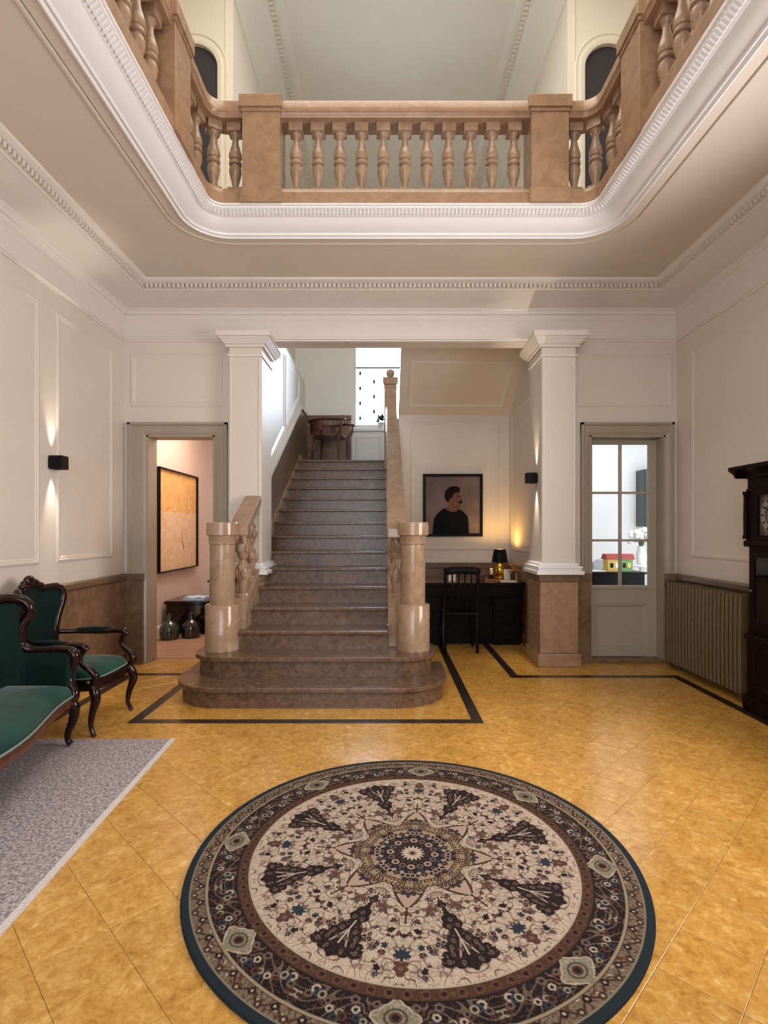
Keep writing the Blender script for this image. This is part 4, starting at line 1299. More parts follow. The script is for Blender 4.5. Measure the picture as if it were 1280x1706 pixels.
# ================================================================ SETTEE
def settee():
    root = empty('settee', (-2.22, 2.5, 0.014), 'green velvet settee with curved back and dark carved frame on the grey rug', 'settee')
    C0 = Vector((-2.22, 2.5, 0))
    Ye, Yn = 3.46, 1.54
    path = []
    r = 0.22
    path.append((-2.01, Ye)); path.append((-2.12, Ye + 0.005)); path.append((-2.24, Ye))
    cx, cy = -2.24, Ye - r
    for k in range(1, 9):
        a = PI / 2 + PI / 2 * k / 8
        path.append((cx + r * math.cos(a), cy + r * math.sin(a)))
    for k in range(1, 12):
        path.append((-2.46, (Ye - r) + ((Yn + r) - (Ye - r)) * k / 12))
    cy = Yn + r
    for k in range(0, 9):
        a = PI + PI / 2 * k / 8
        path.append((cx + r * math.cos(a), cy + r * math.sin(a)))
    path += [(-2.12, Yn - 0.005), (-2.01, Yn)]
    # resample
    P = [Vector((p[0], p[1])) for p in path]
    D = [0.0]
    for a, b in zip(P[:-1], P[1:]): D.append(D[-1] + (b - a).length)
    tot = D[-1]; N = 240
    pts = []
    for i in range(N + 1):
        s = tot * i / N
        for k in range(len(P) - 1):
            if D[k + 1] >= s or k == len(P) - 2:
                t = (s - D[k]) / max(1e-9, D[k + 1] - D[k]); pts.append((P[k].lerp(P[k + 1], min(1, t)), s)); break
    def H(s):
        u = min(s, tot - s)
        if u < 0.305: return 0.60
        t = min(1, (u - 0.305) / 0.04); t = t * t * (3 - 2 * t)
        base = 0.60 + (0.935 - 0.60) * t
        mid = max(0, 1 - abs(s - tot / 2) / 0.6)
        return base + 0.09 * mid * mid * (3 - 2 * mid)
    v = []; f = []; top = []
    prof = [(0.05, 0.0), (0.055, 0.35), (0.058, 0.7), (0.045, 0.95), (0.0, 1.0), (-0.03, 0.95), (-0.035, 0.5), (-0.03, 0.0)]
    for i, (p, s) in enumerate(pts):
        a = pts[max(i - 1, 0)][0]; b = pts[min(i + 1, N)][0]
        t = (b - a).normalized(); nrm = Vector((-t.y, t.x))
        # left of the path direction is inward here
        if nrm.dot(Vector((-2.1, 2.5)) - p) < 0: nrm = -nrm
        h = H(s)
        for q, u in prof:
            z = 0.33 + (h - 0.33) * u
            pp = p + nrm * (q - 0.03 * (u - 0.5) * (h > 0.7))
            v.append((pp.x - C0.x, pp.y - C0.y, z))
        top.append((p.x - C0.x + nrm.x * (-0.015 * (h > 0.7)), p.y - C0.y + nrm.y * (-0.015 * (h > 0.7)), h + 0.012))
    K = len(prof)
    for i in range(N):
        for q in range(K - 1):
            f.append((i * K + q, (i + 1) * K + q, (i + 1) * K + q + 1, i * K + q + 1))
    f.append(tuple(range(K))); f.append(tuple(N * K + q for q in reversed(range(K))))
    MB().add(v, f).build('back_upholstery', M['velvet'], root, smooth='all')
    def at(u, z, end):
        s_ = u if end == 0 else tot - u
        k = max(0, min(N, int(round(s_ / tot * N))))
        p = pts[k][0]
        return (p.x - C0.x, p.y - C0.y + (0.012 if end == 0 else -0.012), z)
    S_ = [(0.0, 0.605), (0.10, 0.615), (0.20, 0.608), (0.275, 0.612), (0.325, 0.645), (0.345, 0.70), (0.325, 0.77), (0.285, 0.835), (0.282, 0.895), (0.325, 0.938), (0.40, 0.95)]
    sel = [at(u, z, 0) for u, z in S_] + [q for q, (p, s_) in zip(top, pts) if 0.46 < s_ < tot - 0.46][::6] + [at(u, z, 1) for u, z in reversed(S_)]
    rr = [0.026] * 3 + [0.028, 0.031, 0.034, 0.034, 0.031, 0.031, 0.032, 0.031]
    rr = rr + [0.030] * (len(sel) - 22) + rr[::-1]
    MB().tube(sel, rr, 10, sub=3).build('top_rail', M['mahogany'], root, smooth='all')
    # seat
    xf = lambda y: -1.985 + 0.19 * (0.5 - 0.5 * math.cos(2 * PI * (y - Yn) / (Ye - Yn))) ** 1.0
    ol = []
    n = 60
    for k in range(n + 1):
        y = Ye - 0.045 + (Yn + 0.045 - (Ye - 0.045)) * k / n
        ol.append((xf(y), y))
    for k in range(1, 12):
        ol.append((-1.99 - (2.40 - 1.99) * k / 12, Yn + 0.045))
    for k in range(n + 1):
        y = Yn + 0.045 + (Ye - Yn - 0.09) * k / n
        ol.append((-2.41, y))
    for k in range(1, 12):
        ol.append((-2.41 + (2.41 - 1.99) * k / 12, Ye - 0.045))
    cx, cy = -2.2, 2.5
    def rings(name, lv, m):
        v = []; f = []; nn = len(ol)
        for (d, z) in lv:
            for (x, y) in ol:
                dx, dy = x - cx, y - cy
                v.append((cx + dx * (1 - d / 0.25) - C0.x, cy + dy * (1 - d / 0.95) - C0.y, z))
        for i in range(len(lv) - 1):
            for k in range(nn):
                k2 = (k + 1) % nn; f.append((i * nn + k, i * nn + k2, (i + 1) * nn + k2, (i + 1) * nn + k))
        f.append(tuple((len(lv) - 1) * nn + k for k in range(nn)))
        MB().add(v, f).build(name, m, root, smooth='all')
    rings('seat_rail', [(0.03, 0.255), (0.005, 0.255), (0.0, 0.27), (0.0, 0.315), (0.01, 0.325), (0.1, 0.325)], M['redwood'])
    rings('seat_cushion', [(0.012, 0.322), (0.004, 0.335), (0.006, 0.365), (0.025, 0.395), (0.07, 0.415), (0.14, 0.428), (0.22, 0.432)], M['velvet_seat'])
    MB().tube([(x - C0.x + 0.004, y - C0.y, 0.33) for x, y in ol[0:n + 1:3]], 0.007, 6).build('piping', M['piping'], root, smooth='all')
    for yy, sg in ((Ye, 1), (Yn, -1)):
        y = yy - C0.y
        MB().tube([(0.20, y, 0.60), (0.225, y, 0.575), (0.215, y, 0.52), (0.19, y - sg * 0.005, 0.46), (0.20, y - sg * 0.01, 0.40), (0.235, y - sg * 0.02, 0.34), (0.225, y - sg * 0.03, 0.29)],
                  [0.034, 0.036, 0.026, 0.022, 0.024, 0.03, 0.03], 10).build('arm_support', M['mahogany'], root, smooth='all')
        MB().tube([(0.215, y - sg * 0.03, 0.30), (0.235, y - sg * 0.025, 0.25), (0.225, y - sg * 0.02, 0.17), (0.19, y - sg * 0.015, 0.09), (0.185, y - sg * 0.01, 0.04), (0.205, y - sg * 0.01, 0.012)],
                  [0.03, 0.034, 0.028, 0.021, 0.018, 0.019], 10).build('leg', M['mahogany'], root, smooth='all')
        MB().tube([(-0.19, y - sg * 0.06, 0.30), (-0.20, y - sg * 0.05, 0.2), (-0.235, y - sg * 0.03, 0.012)], [0.03, 0.024, 0.017], 10).build('leg', M['mahogany'], root, smooth='all')
    return root


settee()

# ================================================================ WALL SCONCES
def sconce(name, loc, nx, label):
    root = empty(name, loc, label, 'wall lamp', 'black up and down wall lamps')
    x0, x1 = sorted((0.012 * nx, 0.115 * nx))
    MB().plate([(x0, -0.05), (x1, -0.05), (x1, 0.05), (x0, 0.05)], [[(x0 + .012, -0.038), (x1 - .012, -0.038), (x1 - .012, 0.038), (x0 + .012, 0.038)]], -0.055, 0.055, 'z').build('housing', M['black'], root, bevel=0.002)
    a, b = sorted((0.0, 0.012 * nx))
    MB().box(a, b, -0.04, 0.04, -0.045, 0.045).build('back_plate', M['black'], root)
    MB().box(x0 + .012, x1 - .012, -0.038, 0.038, -0.01, 0.01).build('lamp_board', M['black'], root)
    spot('lamp_up', (0.045 * nx, 0, 0.02), (PI, 0, 0), 24, (1.0, 0.86, 0.72), 40, 1.0, 0.010, root)
    spot('lamp_down', (0.045 * nx, 0, -0.02), (0, 0, 0), 28, (1.0, 0.88, 0.76), 40, 1.0, 0.010, root)


sconce('wall_sconce', (XL, 4.43, 1.955), 1, 'black cube wall lamp on the white panelled left wall')
sconce('wall_sconce', (1.615, 5.70, 1.95), -1, 'black cube wall lamp on the inner side of the pillar by the desk')

# ================================================================ RADIATOR
rad = empty('radiator', (2.93, 4.88, 0), 'olive brown ribbed radiator on the right wall beside the clock', 'radiator')
nsec = 21
sec = MB()
prof = [(-0.065, 0.10), (-0.058, 0.075), (0.05, 0.075), (0.06, 0.10), (0.06, 0.84), (0.05, 0.872), (-0.055, 0.872), (-0.065, 0.84)]
sec.prism(prof, -0.012, 0.012, 'y')
sec.tube([(-0.062, 0, 0.08), (-0.066, 0, 0.47), (-0.062, 0, 0.868)], 0.0165, 8, sub=2)
sec_me = sec.mesh('radiator_section', M['radiator'], smooth=True)
for k in range(nsec):
    o = bpy.data.objects.new('radiator_section', sec_me); COL.objects.link(o); o.parent = rad
    o.location = (0, -0.55 + k * 0.055, 0)
MB().tube([(0, -0.57, 0.12), (0, 0.57, 0.12)], 0.022, 10, spline=False).build('lower_header', M['radiator'], rad, smooth=True)
MB().tube([(0, -0.57, 0.83), (0, 0.57, 0.83)], 0.022, 10, spline=False).build('upper_header', M['radiator'], rad, smooth=True)
MB().tube([(0.0, 0.57, 0.83), (0.0, 0.63, 0.83), (0.01, 0.65, 0.80), (0.02, 0.65, 0.0)], 0.013, 8).build('supply_pipe', M['radiator'], rad, smooth='all')
MB().tube([(-0.0, 0.60, 0.835), (-0.06, 0.60, 0.835)], [0.02, 0.026], 12, spline=False).build('valve_knob', M['black'], rad, smooth=True, label='black valve knob')
for yy in (-0.5, 0.5):
    MB().frustum(0, yy, 0.0, 0.09, 0.03, 0.02, 0.045, 0.015).build('foot', M['radiator'], rad)

# ================================================================ LONGCASE CLOCK
ck = empty('longcase_clock', (2.975, 3.93, 0), 'dark mahogany longcase clock at the right edge against the right wall', 'clock')
W2 = 0.27


def cbox(name, x0, x1, w, z0, z1, m=None, bev=0.004, parent=None):
    return MB().box(x0, x1, -w, w, z0, z1).build(name, m or M['clockwood'], parent or ck, bevel=bev)


cbox('plinth', -0.17, 0.10, W2 + 0.02, 0.0, 0.12, bev=0.015)
cbox('base_case', -0.14, 0.10, W2, 0.12, 0.55)
MB().frame((-0.14, -W2 + 0.05, 0.17), (0, 1, 0), (0, 0, 1), (-1, 0, 0), 2 * W2 - 0.1, 0.33, [(0, 0), (0, 0.012), (0.03, 0.012), (0.04, 0.0)]).build('base_panel_moulding', M['clockwood'], ck)
cbox('waist_moulding', -0.165, 0.10, W2 + 0.015, 0.55, 0.60, bev=0.015)
cbox('trunk', -0.13, 0.10, W2 - 0.005, 0.60, 1.27)
td = MB().plate([(-W2 + 0.04, 0.64), (W2 - 0.04, 0.64), (W2 - 0.04, 1.24), (-W2 + 0.04, 1.24)], [[(-W2 + 0.09, 0.69), (W2 - 0.09, 0.69), (W2 - 0.09, 1.19), (-W2 + 0.09, 1.19)]], -0.148, -0.131, 'x').build('trunk_door', M['clockwood'], ck, bevel=0.004)
MB().box(-0.140, -0.136, -W2 + 0.09, W2 - 0.09, 0.69, 1.19).build('door_glass', M['glass'], td)
MB().ball((-0.155, W2 - 0.065, 0.93), 0.012).build('door_knob', M['dullbrass'], td, smooth='all')
cbox('hood_moulding', -0.165, 0.10, W2 + 0.015, 1.27, 1.32, bev=0.012)
hd = MB().box(-0.115, 0.10, -W2, W2, 1.32, 1.72).build('hood', M['clockwood'], ck)
MB().plate([(-W2, 1.32), (W2, 1.32), (W2, 1.72), (-W2, 1.72)], [[(-0.15, 1.36), (0.15, 1.36), (0.15, 1.665), (-0.15, 1.665)]], -0.15, -0.115, 'x').build('hood_door', M['clockwood'], ck, bevel=0.004)
for sg in (-1, 1):
    MB().lathe([(0.018, 1.33), (0.018, 1.35), (0.012, 1.37), (0.014, 1.5), (0.011, 1.66), (0.018, 1.68), (0.018, 1.70)], -0.165, sg * (W2 - 0.015), 12).build('colonette', M['clockwood'], ck, smooth=True)
dial = MB().box(-0.124, -0.117, -0.15, 0.15, 1.36, 1.665).build('dial', M['silver'], ck)
ringp = [(0.135, -0.001), (0.135, -0.005), (0.095, -0.005), (0.095, -0.001)]
v = []; f = []
for k in range(40):
    a = 2 * PI * k / 40
    for r, h in ringp: v.append((-0.124 + h, r * math.cos(a), 1.512 + r * math.sin(a)))
for k in range(40):
    k2 = (k + 1) % 40
    for q in range(3): f.append((k * 4 + q, k2 * 4 + q, k2 * 4 + q + 1, k * 4 + q + 1))
chap = MB().add(v, f).build('chapter_ring', M['dialring'], dial)
for k in range(12):
    a = 2 * PI * k / 12
    ca, sa = math.cos(a), math.sin(a)
    v = []
    for (r, t) in ((0.103, -.006), (0.103, .006), (0.128, .006), (0.128, -.006)):
        v.append((-0.1305, r * ca - t * sa, 1.512 + r * sa + t * ca))
    v += [(x + 0.0012, y, z) for x, y, z in v]
    MB().add(v, [(0, 1, 2, 3), (7, 6, 5, 4), (0, 4, 5, 1), (1, 5, 6, 2), (2, 6, 7, 3), (3, 7, 4, 0)]).build('hour_mark', M['black'], dial)
for sy in (-1, 1):
    for sz in (-1, 1):
        MB().ball((-0.125, sy * 0.118, 1.512 + sz * 0.118), 0.006, 0.026, 0.026, 10, 6).build('corner_ornament', M['dullbrass'], dial, smooth='all')
for (a, L) in ((2.2, 0.075), (0.6, 0.11)):
    MB().tube([(-0.134, 0, 1.512), (-0.134, L * math.cos(a), 1.512 + L * math.sin(a))], [0.004, 0.002], 6, spline=False).build('clock_hand', M['black'], dial)
cbox('frieze', -0.135, 0.10, W2 + 0.005, 1.72, 1.80)
co = MB().prism([(0.10, 1.80), (-0.14, 1.80), (-0.15, 1.81), (-0.155, 1.825), (-0.19, 1.85), (-0.225, 1.862), (-0.235, 1.87), (-0.235, 1.895), (0.10, 1.895)], -W2 - 0.01, W2 + 0.01, 'y')
co.prism([(W2, 1.80), (W2 + 0.01, 1.81), (W2 + 0.02, 1.825), (W2 + 0.055, 1.85), (W2 + 0.085, 1.865), (W2 + 0.09, 1.895), (W2, 1.895)], -0.233, 0.10, 'x')
co.prism([(-W2, 1.80), (-W2 - 0.01, 1.81), (-W2 - 0.02, 1.825), (-W2 - 0.055, 1.85), (-W2 - 0.085, 1.865), (-W2 - 0.09, 1.895), (-W2, 1.895)], -0.233, 0.10, 'x')
co.build('cornice_moulding', M['clockwood'], ck)

# ================================================================ PORTRAIT AND DESK IN THE ALCOVE
pt = empty('framed_portrait', (0.95, 7.46, 1.745), 'black framed portrait of a person in profile above the desk', 'picture')
hw, hh2 = 0.415, 0.435
MB().plate(rect(-hw, hw, -hh2, hh2), [rect(-hw + 0.038, hw - 0.038, -hh2 + 0.038, hh2 - 0.038)], -0.005, 0.035, 'y').build('frame', M['black'], pt, bevel=0.003)
MB().box(-hw + 0.035, hw - 0.035, 0.015, 0.03, -hh2 + 0.035, hh2 - 0.035).build('print', M['backdrop'], pt)
W_, H_ = (hw - 0.038), (hh2 - 0.038)


def pp(u, v):   # picture coordinates 0..1, v down
    return (-W_ + 2 * W_ * u, H_ - 2 * H_ * v)


jk = [(0.12, 1.0), (0.135, 0.86), (0.15, 0.74), (0.20, 0.66), (0.27, 0.60), (0.33, 0.555), (0.38, 0.55), (0.50, 0.60), (0.60, 0.575), (0.66, 0.585), (0.72, 0.64), (0.775, 0.70), (0.79, 0.80), (0.80, 1.0)]
MB().prism([pp(*p) for p in jk], 0.0125, 0.0155, 'y').build('printed_jacket', M['jacket'], pt)
fc = [(0.37, 0.58), (0.41, 0.50), (0.40, 0.40), (0.43, 0.33), (0.50, 0.26), (0.60, 0.255), (0.63, 0.29), (0.645, 0.335), (0.66, 0.365), (0.675, 0.40), (0.655, 0.415), (0.655, 0.44), (0.65, 0.455), (0.653, 0.475), (0.645, 0.50), (0.65, 0.53), (0.63, 0.56), (0.585, 0.57), (0.575, 0.60), (0.52, 0.62), (0.45, 0.61)]
MB().prism([pp(*p) for p in fc], 0.0115, 0.0150, 'y').build('printed_face', M['skin'], pt)
hr = [(0.405, 0.45), (0.36, 0.40), (0.345, 0.34), (0.36, 0.26), (0.42, 0.195), (0.50, 0.165), (0.57, 0.17), (0.625, 0.20), (0.635, 0.265), (0.60, 0.27), (0.53, 0.285), (0.50, 0.33), (0.485, 0.38), (0.455, 0.37), (0.44, 0.41)]
MB().prism([pp(*p) for p in hr], 0.0105, 0.0145, 'y').build('printed_hair', M['hairp'], pt)
MB().prism([pp(*p) for p in ((0.58, 0.335), (0.635, 0.345), (0.64, 0.362), (0.59, 0.352))], 0.0105, 0.0145, 'y').build('printed_brow', M['hairp'], pt)
MB().prism([pp(*p) for p in ((0.615, 0.43), (0.66, 0.42), (0.675, 0.445), (0.655, 0.47), (0.625, 0.475), (0.61, 0.455))], 0.0105, 0.0145, 'y').build('printed_moustache', M['hairp'], pt)
MB().prism([pp(*p) for p in ((0.44, 0.375), (0.47, 0.375), (0.475, 0.43), (0.45, 0.45))], 0.0100, 0.0140, 'y').build('printed_ear', M['skin'], pt)

dk = empty('writing_desk', (1.02, 6.82, 0), 'black writing desk with panelled front in the alcove under the portrait', 'desk')
MB().box(-0.66, 0.66, -0.36, 0.33, 0.735, 0.762).build('desk_top', M['desktop'], dk, bevel=0.004)
MB().box(-0.67, 0.67, -0.37, -0.36, 0.725, 0.765).build('top_edge', M['blackwood'], dk, bevel=0.003)
MB().box(-0.64, 0.64, -0.34, 0.31, 0.60, 0.735).build('frieze', M['blackwood'], dk, bevel=0.003)
for x0, x1 in ((-0.60, -0.20), (0.20, 0.60)):
    MB().box(x0, x1, -0.355, -0.34, 0.62, 0.715).build('drawer', M['blackwood'], dk, bevel=0.004)
MB().box(-0.62, 0.62, -0.22, -0.19, 0.0, 0.60).build('modesty_panel', M['blackwood'], dk)
for x0 in (-0.64, 0.30):
    MB().box(x0, x0 + 0.34, -0.30, 0.29, 0.05, 0.60).build('pedestal', M['blackwood'], dk, bevel=0.004)
    for z0 in (0.08, 0.25, 0.42):
        MB().box(x0 + 0.02, x0 + 0.32, -0.312, -0.30, z0, z0 + 0.155).build('drawer', M['blackwood'], dk, bevel=0.003)
    MB().box(x0 + 0.01, x0 + 0.33, -0.28, 0.27, 0.0, 0.05).build('pedestal_foot', M['blackwood'], dk)

ch = empty('desk_chair', (0.87, 6.28, 0), 'black spindle-back chair standing in front of the desk', 'chair')
MB().box(-0.20, 0.20, -0.19, 0.20, 0.43, 0.46).build('seat', M['blackwood'], ch, bevel=0.012)
MB().tube([(-0.20, -0.24, 0.93), (-0.1, -0.262, 0.945), (0.1, -0.262, 0.945), (0.20, -0.24, 0.93)], 0.026, 8, flat=(0.6, 1.6)).build('top_rail', M['blackwood'], ch, smooth='all')
for x in (-0.185, 0.185):
    MB().tube([(x, -0.18, 0.0), (x, -0.17, 0.45), (x, -0.24, 0.93)], [0.018, 0.02, 0.016], 8).build('leg', M['blackwood'], ch, smooth='all')
    MB().tube([(x, 0.17, 0.0), (x * 0.97, 0.17, 0.44)], [0.016, 0.02], 8, spline=False).build('leg', M['blackwood'], ch, smooth='all')
    MB().tube([(x, -0.17, 0.2), (x, 0.17, 0.2)], 0.011, 8, spline=False).build('stretcher', M['blackwood'], ch, smooth='all')
for x in (-0.11, -0.037, 0.037, 0.11):
    MB().tube([(x * .9, -0.17, 0.455), (x, -0.25, 0.93)], 0.01, 8, spline=False).build('spindle', M['blackwood'], ch, smooth='all')

# table lamp
tl = empty('table_lamp', (1.515, 7.06, 0.7628), 'small table lamp with black shade and glowing brass base on the desk', 'lamp')
MB().lathe([(0.055, 0.0), (0.06, 0.01), (0.05, 0.02), (0.035, 0.03), (0.05, 0.06), (0.065, 0.10), (0.06, 0.14), (0.035, 0.18), (0.02, 0.20), (0.018, 0.235)], seg=24).build('body', M['brass'], tl, smooth=True)
sh = MB()
prof = [(0.108, 0.215), (0.076, 0.385), (0.073, 0.385), (0.105, 0.215)]
sh.lathe(prof, seg=28, cap=False).build('shade', M['black'], tl, smooth=True, label='black tapered shade')
MB().lathe([(0.012, 0.235), (0.028, 0.265), (0.03, 0.285), (0.018, 0.315), (0.002, 0.32)], seg=14).build('bulb', M['white'], tl, smooth=True)
point('lamp_bulb', (0, 0, 0.35), 12, (1.0, 0.55, 0.14), 0.03, tl)
point('lamp_bulb_low', (0, 0, 0.235), 4, (1.0, 0.60, 0.14), 0.02, tl)

cd = empty('pillar_candle', (1.40, 7.05, 0.762), 'white candle in a dark holder left of the desk lamp', 'candle')
MB().lathe([(0.04, 0), (0.04, 0.012), (0.02, 0.02), (0.024, 0.05), (0.03, 0.055)], seg=16).build('holder', M['black'], cd, smooth=True)
MB().lathe([(0.02, 0.055), (0.02, 0.13), (0.015, 0.135)], seg=14).build('wax', M['paper'], cd, smooth=True)
MB().box(-0.055, 0.055, -0.04, 0.04, 0, 0.075).box(-0.06, 0.06, -0.045, 0.045, 0.06, 0.08).build('trinket_box', M['redwood'], bevel=0.004, label='brown wooden box on the desk beside the chair back', cat='box').location = (1.20, 6.75, 0.7625)
k = MB().add([(-0.045, 0, 0), (0.045, 0, 0), (0.045, 0.03, 0.1), (-0.045, 0.03, 0.1), (-0.045, 0.003, 0), (0.045, 0.003, 0), (0.045, 0.033, 0.1), (-0.045, 0.033, 0.1)],
             [(0, 1, 2, 3), (7, 6, 5, 4), (0, 4, 5, 1), (1, 5, 6, 2), (2, 6, 7, 3), (3, 7, 4, 0)]).build('place_card', M['paper'], label='cream card propped on the left half of the desk', cat='card')
k.location = (0.85, 6.75, 0.762)
k = MB().add([(-0.06, 0, 0), (0.06, 0, 0), (0.06, 0.03, 0.13), (-0.06, 0.03, 0.13), (-0.06, 0.003, 0), (0.06, 0.003, 0), (0.06, 0.033, 0.13), (-0.06, 0.033, 0.13)],
             [(0, 1, 2, 3), (7, 6, 5, 4), (0, 4, 5, 1), (1, 5, 6, 2), (2, 6, 7, 3), (3, 7, 4, 0)]).build('photo_card', M['paper'], label='cream card propped between the lamp and the orange flowers', cat='card')
k.location = (1.60, 6.92, 0.762)
nb = MB().box(-0.1, 0.1, -0.06, 0.06, 0, 0.018).build('notebook', M['paper'], bevel=0.002, label='pale notebook lying under the orange flowers on the desk', cat='notebook')
nb.location = (1.52, 6.62, 0.7622)
fw = empty('flower_bunch', (1.60, 6.70, 0.762), 'orange flowers in a small glass at the right end of the desk', 'flowers')
MB().lathe([(0.03, 0), (0.033, 0.01), (0.028, 0.05), (0.034, 0.09), (0.031, 0.09), (0.025, 0.05), (0.028, 0.012)], seg=16, cap=False).build('vase', M['greenglass'], fw, smooth=True)
stm = MB(); blo = MB(); random.seed(4)
for i in range(16):
    a = random.uniform(0, 2 * PI); rr = random.uniform(0.01, 0.085); h = random.uniform(0.11, 0.22)
    px_, py_ = rr * math.cos(a), rr * math.sin(a)
    stm.tube([(0, 0, 0.02), (px_ * .4, py_ * .4, h * .6), (px_, py_, h)], 0.003, 5, sub=2)
    for q in range(7):
        b = 2 * PI * q / 7
        blo.ball((px_ + 0.014 * math.cos(b), py_ + 0.014 * math.sin(b), h), 0.012, 0.012, 0.006, 6, 4)
stm.build('stem', M['leaf'], fw, smooth='all', kind='stuff'); blo.build('blossom', M['orange'], fw, smooth='all', kind='stuff')

# ================================================================ LANDING: CHAIR AND PLANT
lc = empty('captain_chair', (-0.92, 8.98, 2.504), 'low-backed red-brown wooden armchair on the stair landing', 'chair', rz=-0.25)
MB().prism([(0.27 * math.cos(a) * (1 if math.cos(a) > 0 else .95), 0.27 * math.sin(a)) for a in [2 * PI * k / 28 for k in range(28)]], 0.42, 0.455, 'z').build('seat', M['redwood'], lc, bevel=0.01)
arc = [(0.33 * math.cos(a), 0.32 * math.sin(a), 0.70 - 0.0 * k) for k, a in enumerate([PI * 0.28 + PI * 1.44 * t / 10 for t in range(11)])]
MB().tube([(0.36, 0.27, 0.675)] + arc + [(0.36, -0.27, 0.675)], 0.026, 8, flat=(1.2, 0.8)).build('arm_bow', M['redwood'], lc, smooth='all')
v = []; f = []
AA = [PI * 0.5 + PI * t / 20 for t in range(21)]
for a in AA:
    for r, z in ((0.325, 0.50), (0.325, 0.69), (0.305, 0.69), (0.305, 0.50)):
        v.append((r * math.cos(a), r * math.sin(a), z))
for i in range(20):
    for q in range(4):
        f.append((i * 4 + q, i * 4 + (q + 1) % 4, (i + 1) * 4 + (q + 1) % 4, (i + 1) * 4 + q))
MB().add(v, f).build('back_panel', M['redwood'], lc, smooth=True)
for sg in (-1, 1):
    MB().tube([(0.24, sg * 0.24, 0.0), (0.24, sg * 0.23, 0.43), (0.30, sg * 0.28, 0.55), (0.31, sg * 0.275, 0.68)], [0.016, 0.022, 0.018, 0.018], 8).build('leg', M['redwood'], lc, smooth='all')
    MB().tube([(-0.24, sg * 0.20, 0.0), (-0.2, sg * 0.18, 0.43)], [0.016, 0.022], 8, spline=False).build('leg', M['redwood'], lc, smooth='all')
    MB().tube([(-0.05, sg * 0.255, 0.45), (-0.06, sg * 0.31, 0.69)], 0.012, 8, spline=False).build('spindle', M['redwood'], lc, smooth='all')
pl = empty('potted_plant', (-0.06, 9.53, 3.191), 'small leafy pot plant on the landing window sill', 'plant')
MB().lathe([(0.04, 0), (0.06, 0.10), (0.065, 0.11), (0.055, 0.11), (0.05, 0.09)], seg=16).build('pot', M['white'], pl, smooth=True)
lf = MB(); random.seed(9)
for i in range(46):
    a = random.uniform(0, 2 * PI); e = random.uniform(-0.2, 1.3); L = random.uniform(0.08, 0.17)
    d = Vector((math.cos(a) * math.cos(e), math.sin(a) * math.cos(e), math.sin(e)))
    sd = d.cross(Vector((0, 0, 1))).normalized() * 0.022
    b0 = Vector((0, 0, 0.13)) + d * 0.03
    tip = b0 + d * L; m1 = b0 + d * L * .5
    lf.add([b0, m1 + sd, tip, m1 - sd + Vector((0, 0, .004))], [(0, 1, 2), (0, 2, 3)])
lf.build('foliage', M['leaf'], pl, kind='stuff')

# ================================================================ LEFT ROOM: PAINTING, CHEST, DEMIJOHNS
ap = empty('abstract_painting', (-2.97, 7.72, 1.53), 'large abstract canvas in orange and cream in a black frame through the left doorway', 'picture')
hy, hz = 0.72, 0.70
MB().plate([(-hy, -hz), (hy, -hz), (hy, hz), (-hy, hz)], [[(-hy + 0.018, -hz + 0.018), (hy - 0.018, -hz + 0.018), (hy - 0.018, hz - 0.018), (-hy + 0.018, hz - 0.018)]], -0.03, 0.045, 'x').build('frame', M['black'], ap)
MB().box(-0.02, 0.012, -hy + 0.017, hy - 0.017, 0.12, hz - 0.017).build('canvas', M['canvas'], ap)
MB().box(-0.02, 0.012, -hy + 0.017, hy - 0.017, -hz + 0.017, 0.12).build('canvas', M['canvas_pale'], ap)
MB().tube([(0.013, 0.18, -0.40), (0.013, 0.10, -0.22), (0.013, 0.16, -0.10)], [0.012, 0.008, 0.004], 6).build('brush_stroke', M['greyrug'], ap)
ct = empty('wooden_chest', (-2.50, 7.55, 0), 'dark mahogany chest behind the glass demijohns in the left room', 'chest')
MB().box(-0.44, 0.42, -0.33, 0.30, 0.05, 0.40).build('case', M['mahogany'], ct, bevel=0.006)
MB().box(-0.46, 0.44, -0.35, 0.32, 0.40, 0.445).build('lid', M['mahogany'], ct, bevel=0.008)
MB().box(-0.45, 0.43, -0.34, 0.31, 0.0, 0.06).build('plinth', M['mahogany'], ct, bevel=0.006)
MB().box(-0.03, 0.03, -0.338, -0.33, 0.28, 0.36).build('lock_plate', M['dullbrass'], ct)
bl = MB()  # pale blue slab on the lid, imitating a window reflected in its polish
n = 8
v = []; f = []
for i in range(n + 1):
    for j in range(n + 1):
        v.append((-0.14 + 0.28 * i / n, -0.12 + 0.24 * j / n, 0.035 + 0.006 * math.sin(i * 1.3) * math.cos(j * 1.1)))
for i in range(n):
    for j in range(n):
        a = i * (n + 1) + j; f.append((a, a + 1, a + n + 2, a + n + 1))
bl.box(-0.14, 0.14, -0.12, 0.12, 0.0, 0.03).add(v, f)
bl.build('lid_reflection', M['blue'], smooth=True, label='pale blue slab imitating a window reflection on the dark chest', cat='reflection').location = (-2.60, 7.42, 0.4455)
sb = empty('wooden_stool', (-2.72, 8.6, 0), 'red-brown wooden stool behind the chest in the left room', 'stool')
MB().box(-0.05, 0.45, -0.22, 0.22, 0.58, 0.62).build('seat', M['redwood'], sb, bevel=0.01)
for x in (-0.02, 0.42):
    for y in (-0.19, 0.19):
        MB().tube([(x, y, 0), (x * .95 + .01, y * .9, 0.58)], [0.016, 0.022], 8, spline=False).build('leg', M['redwood'], sb, smooth=True)


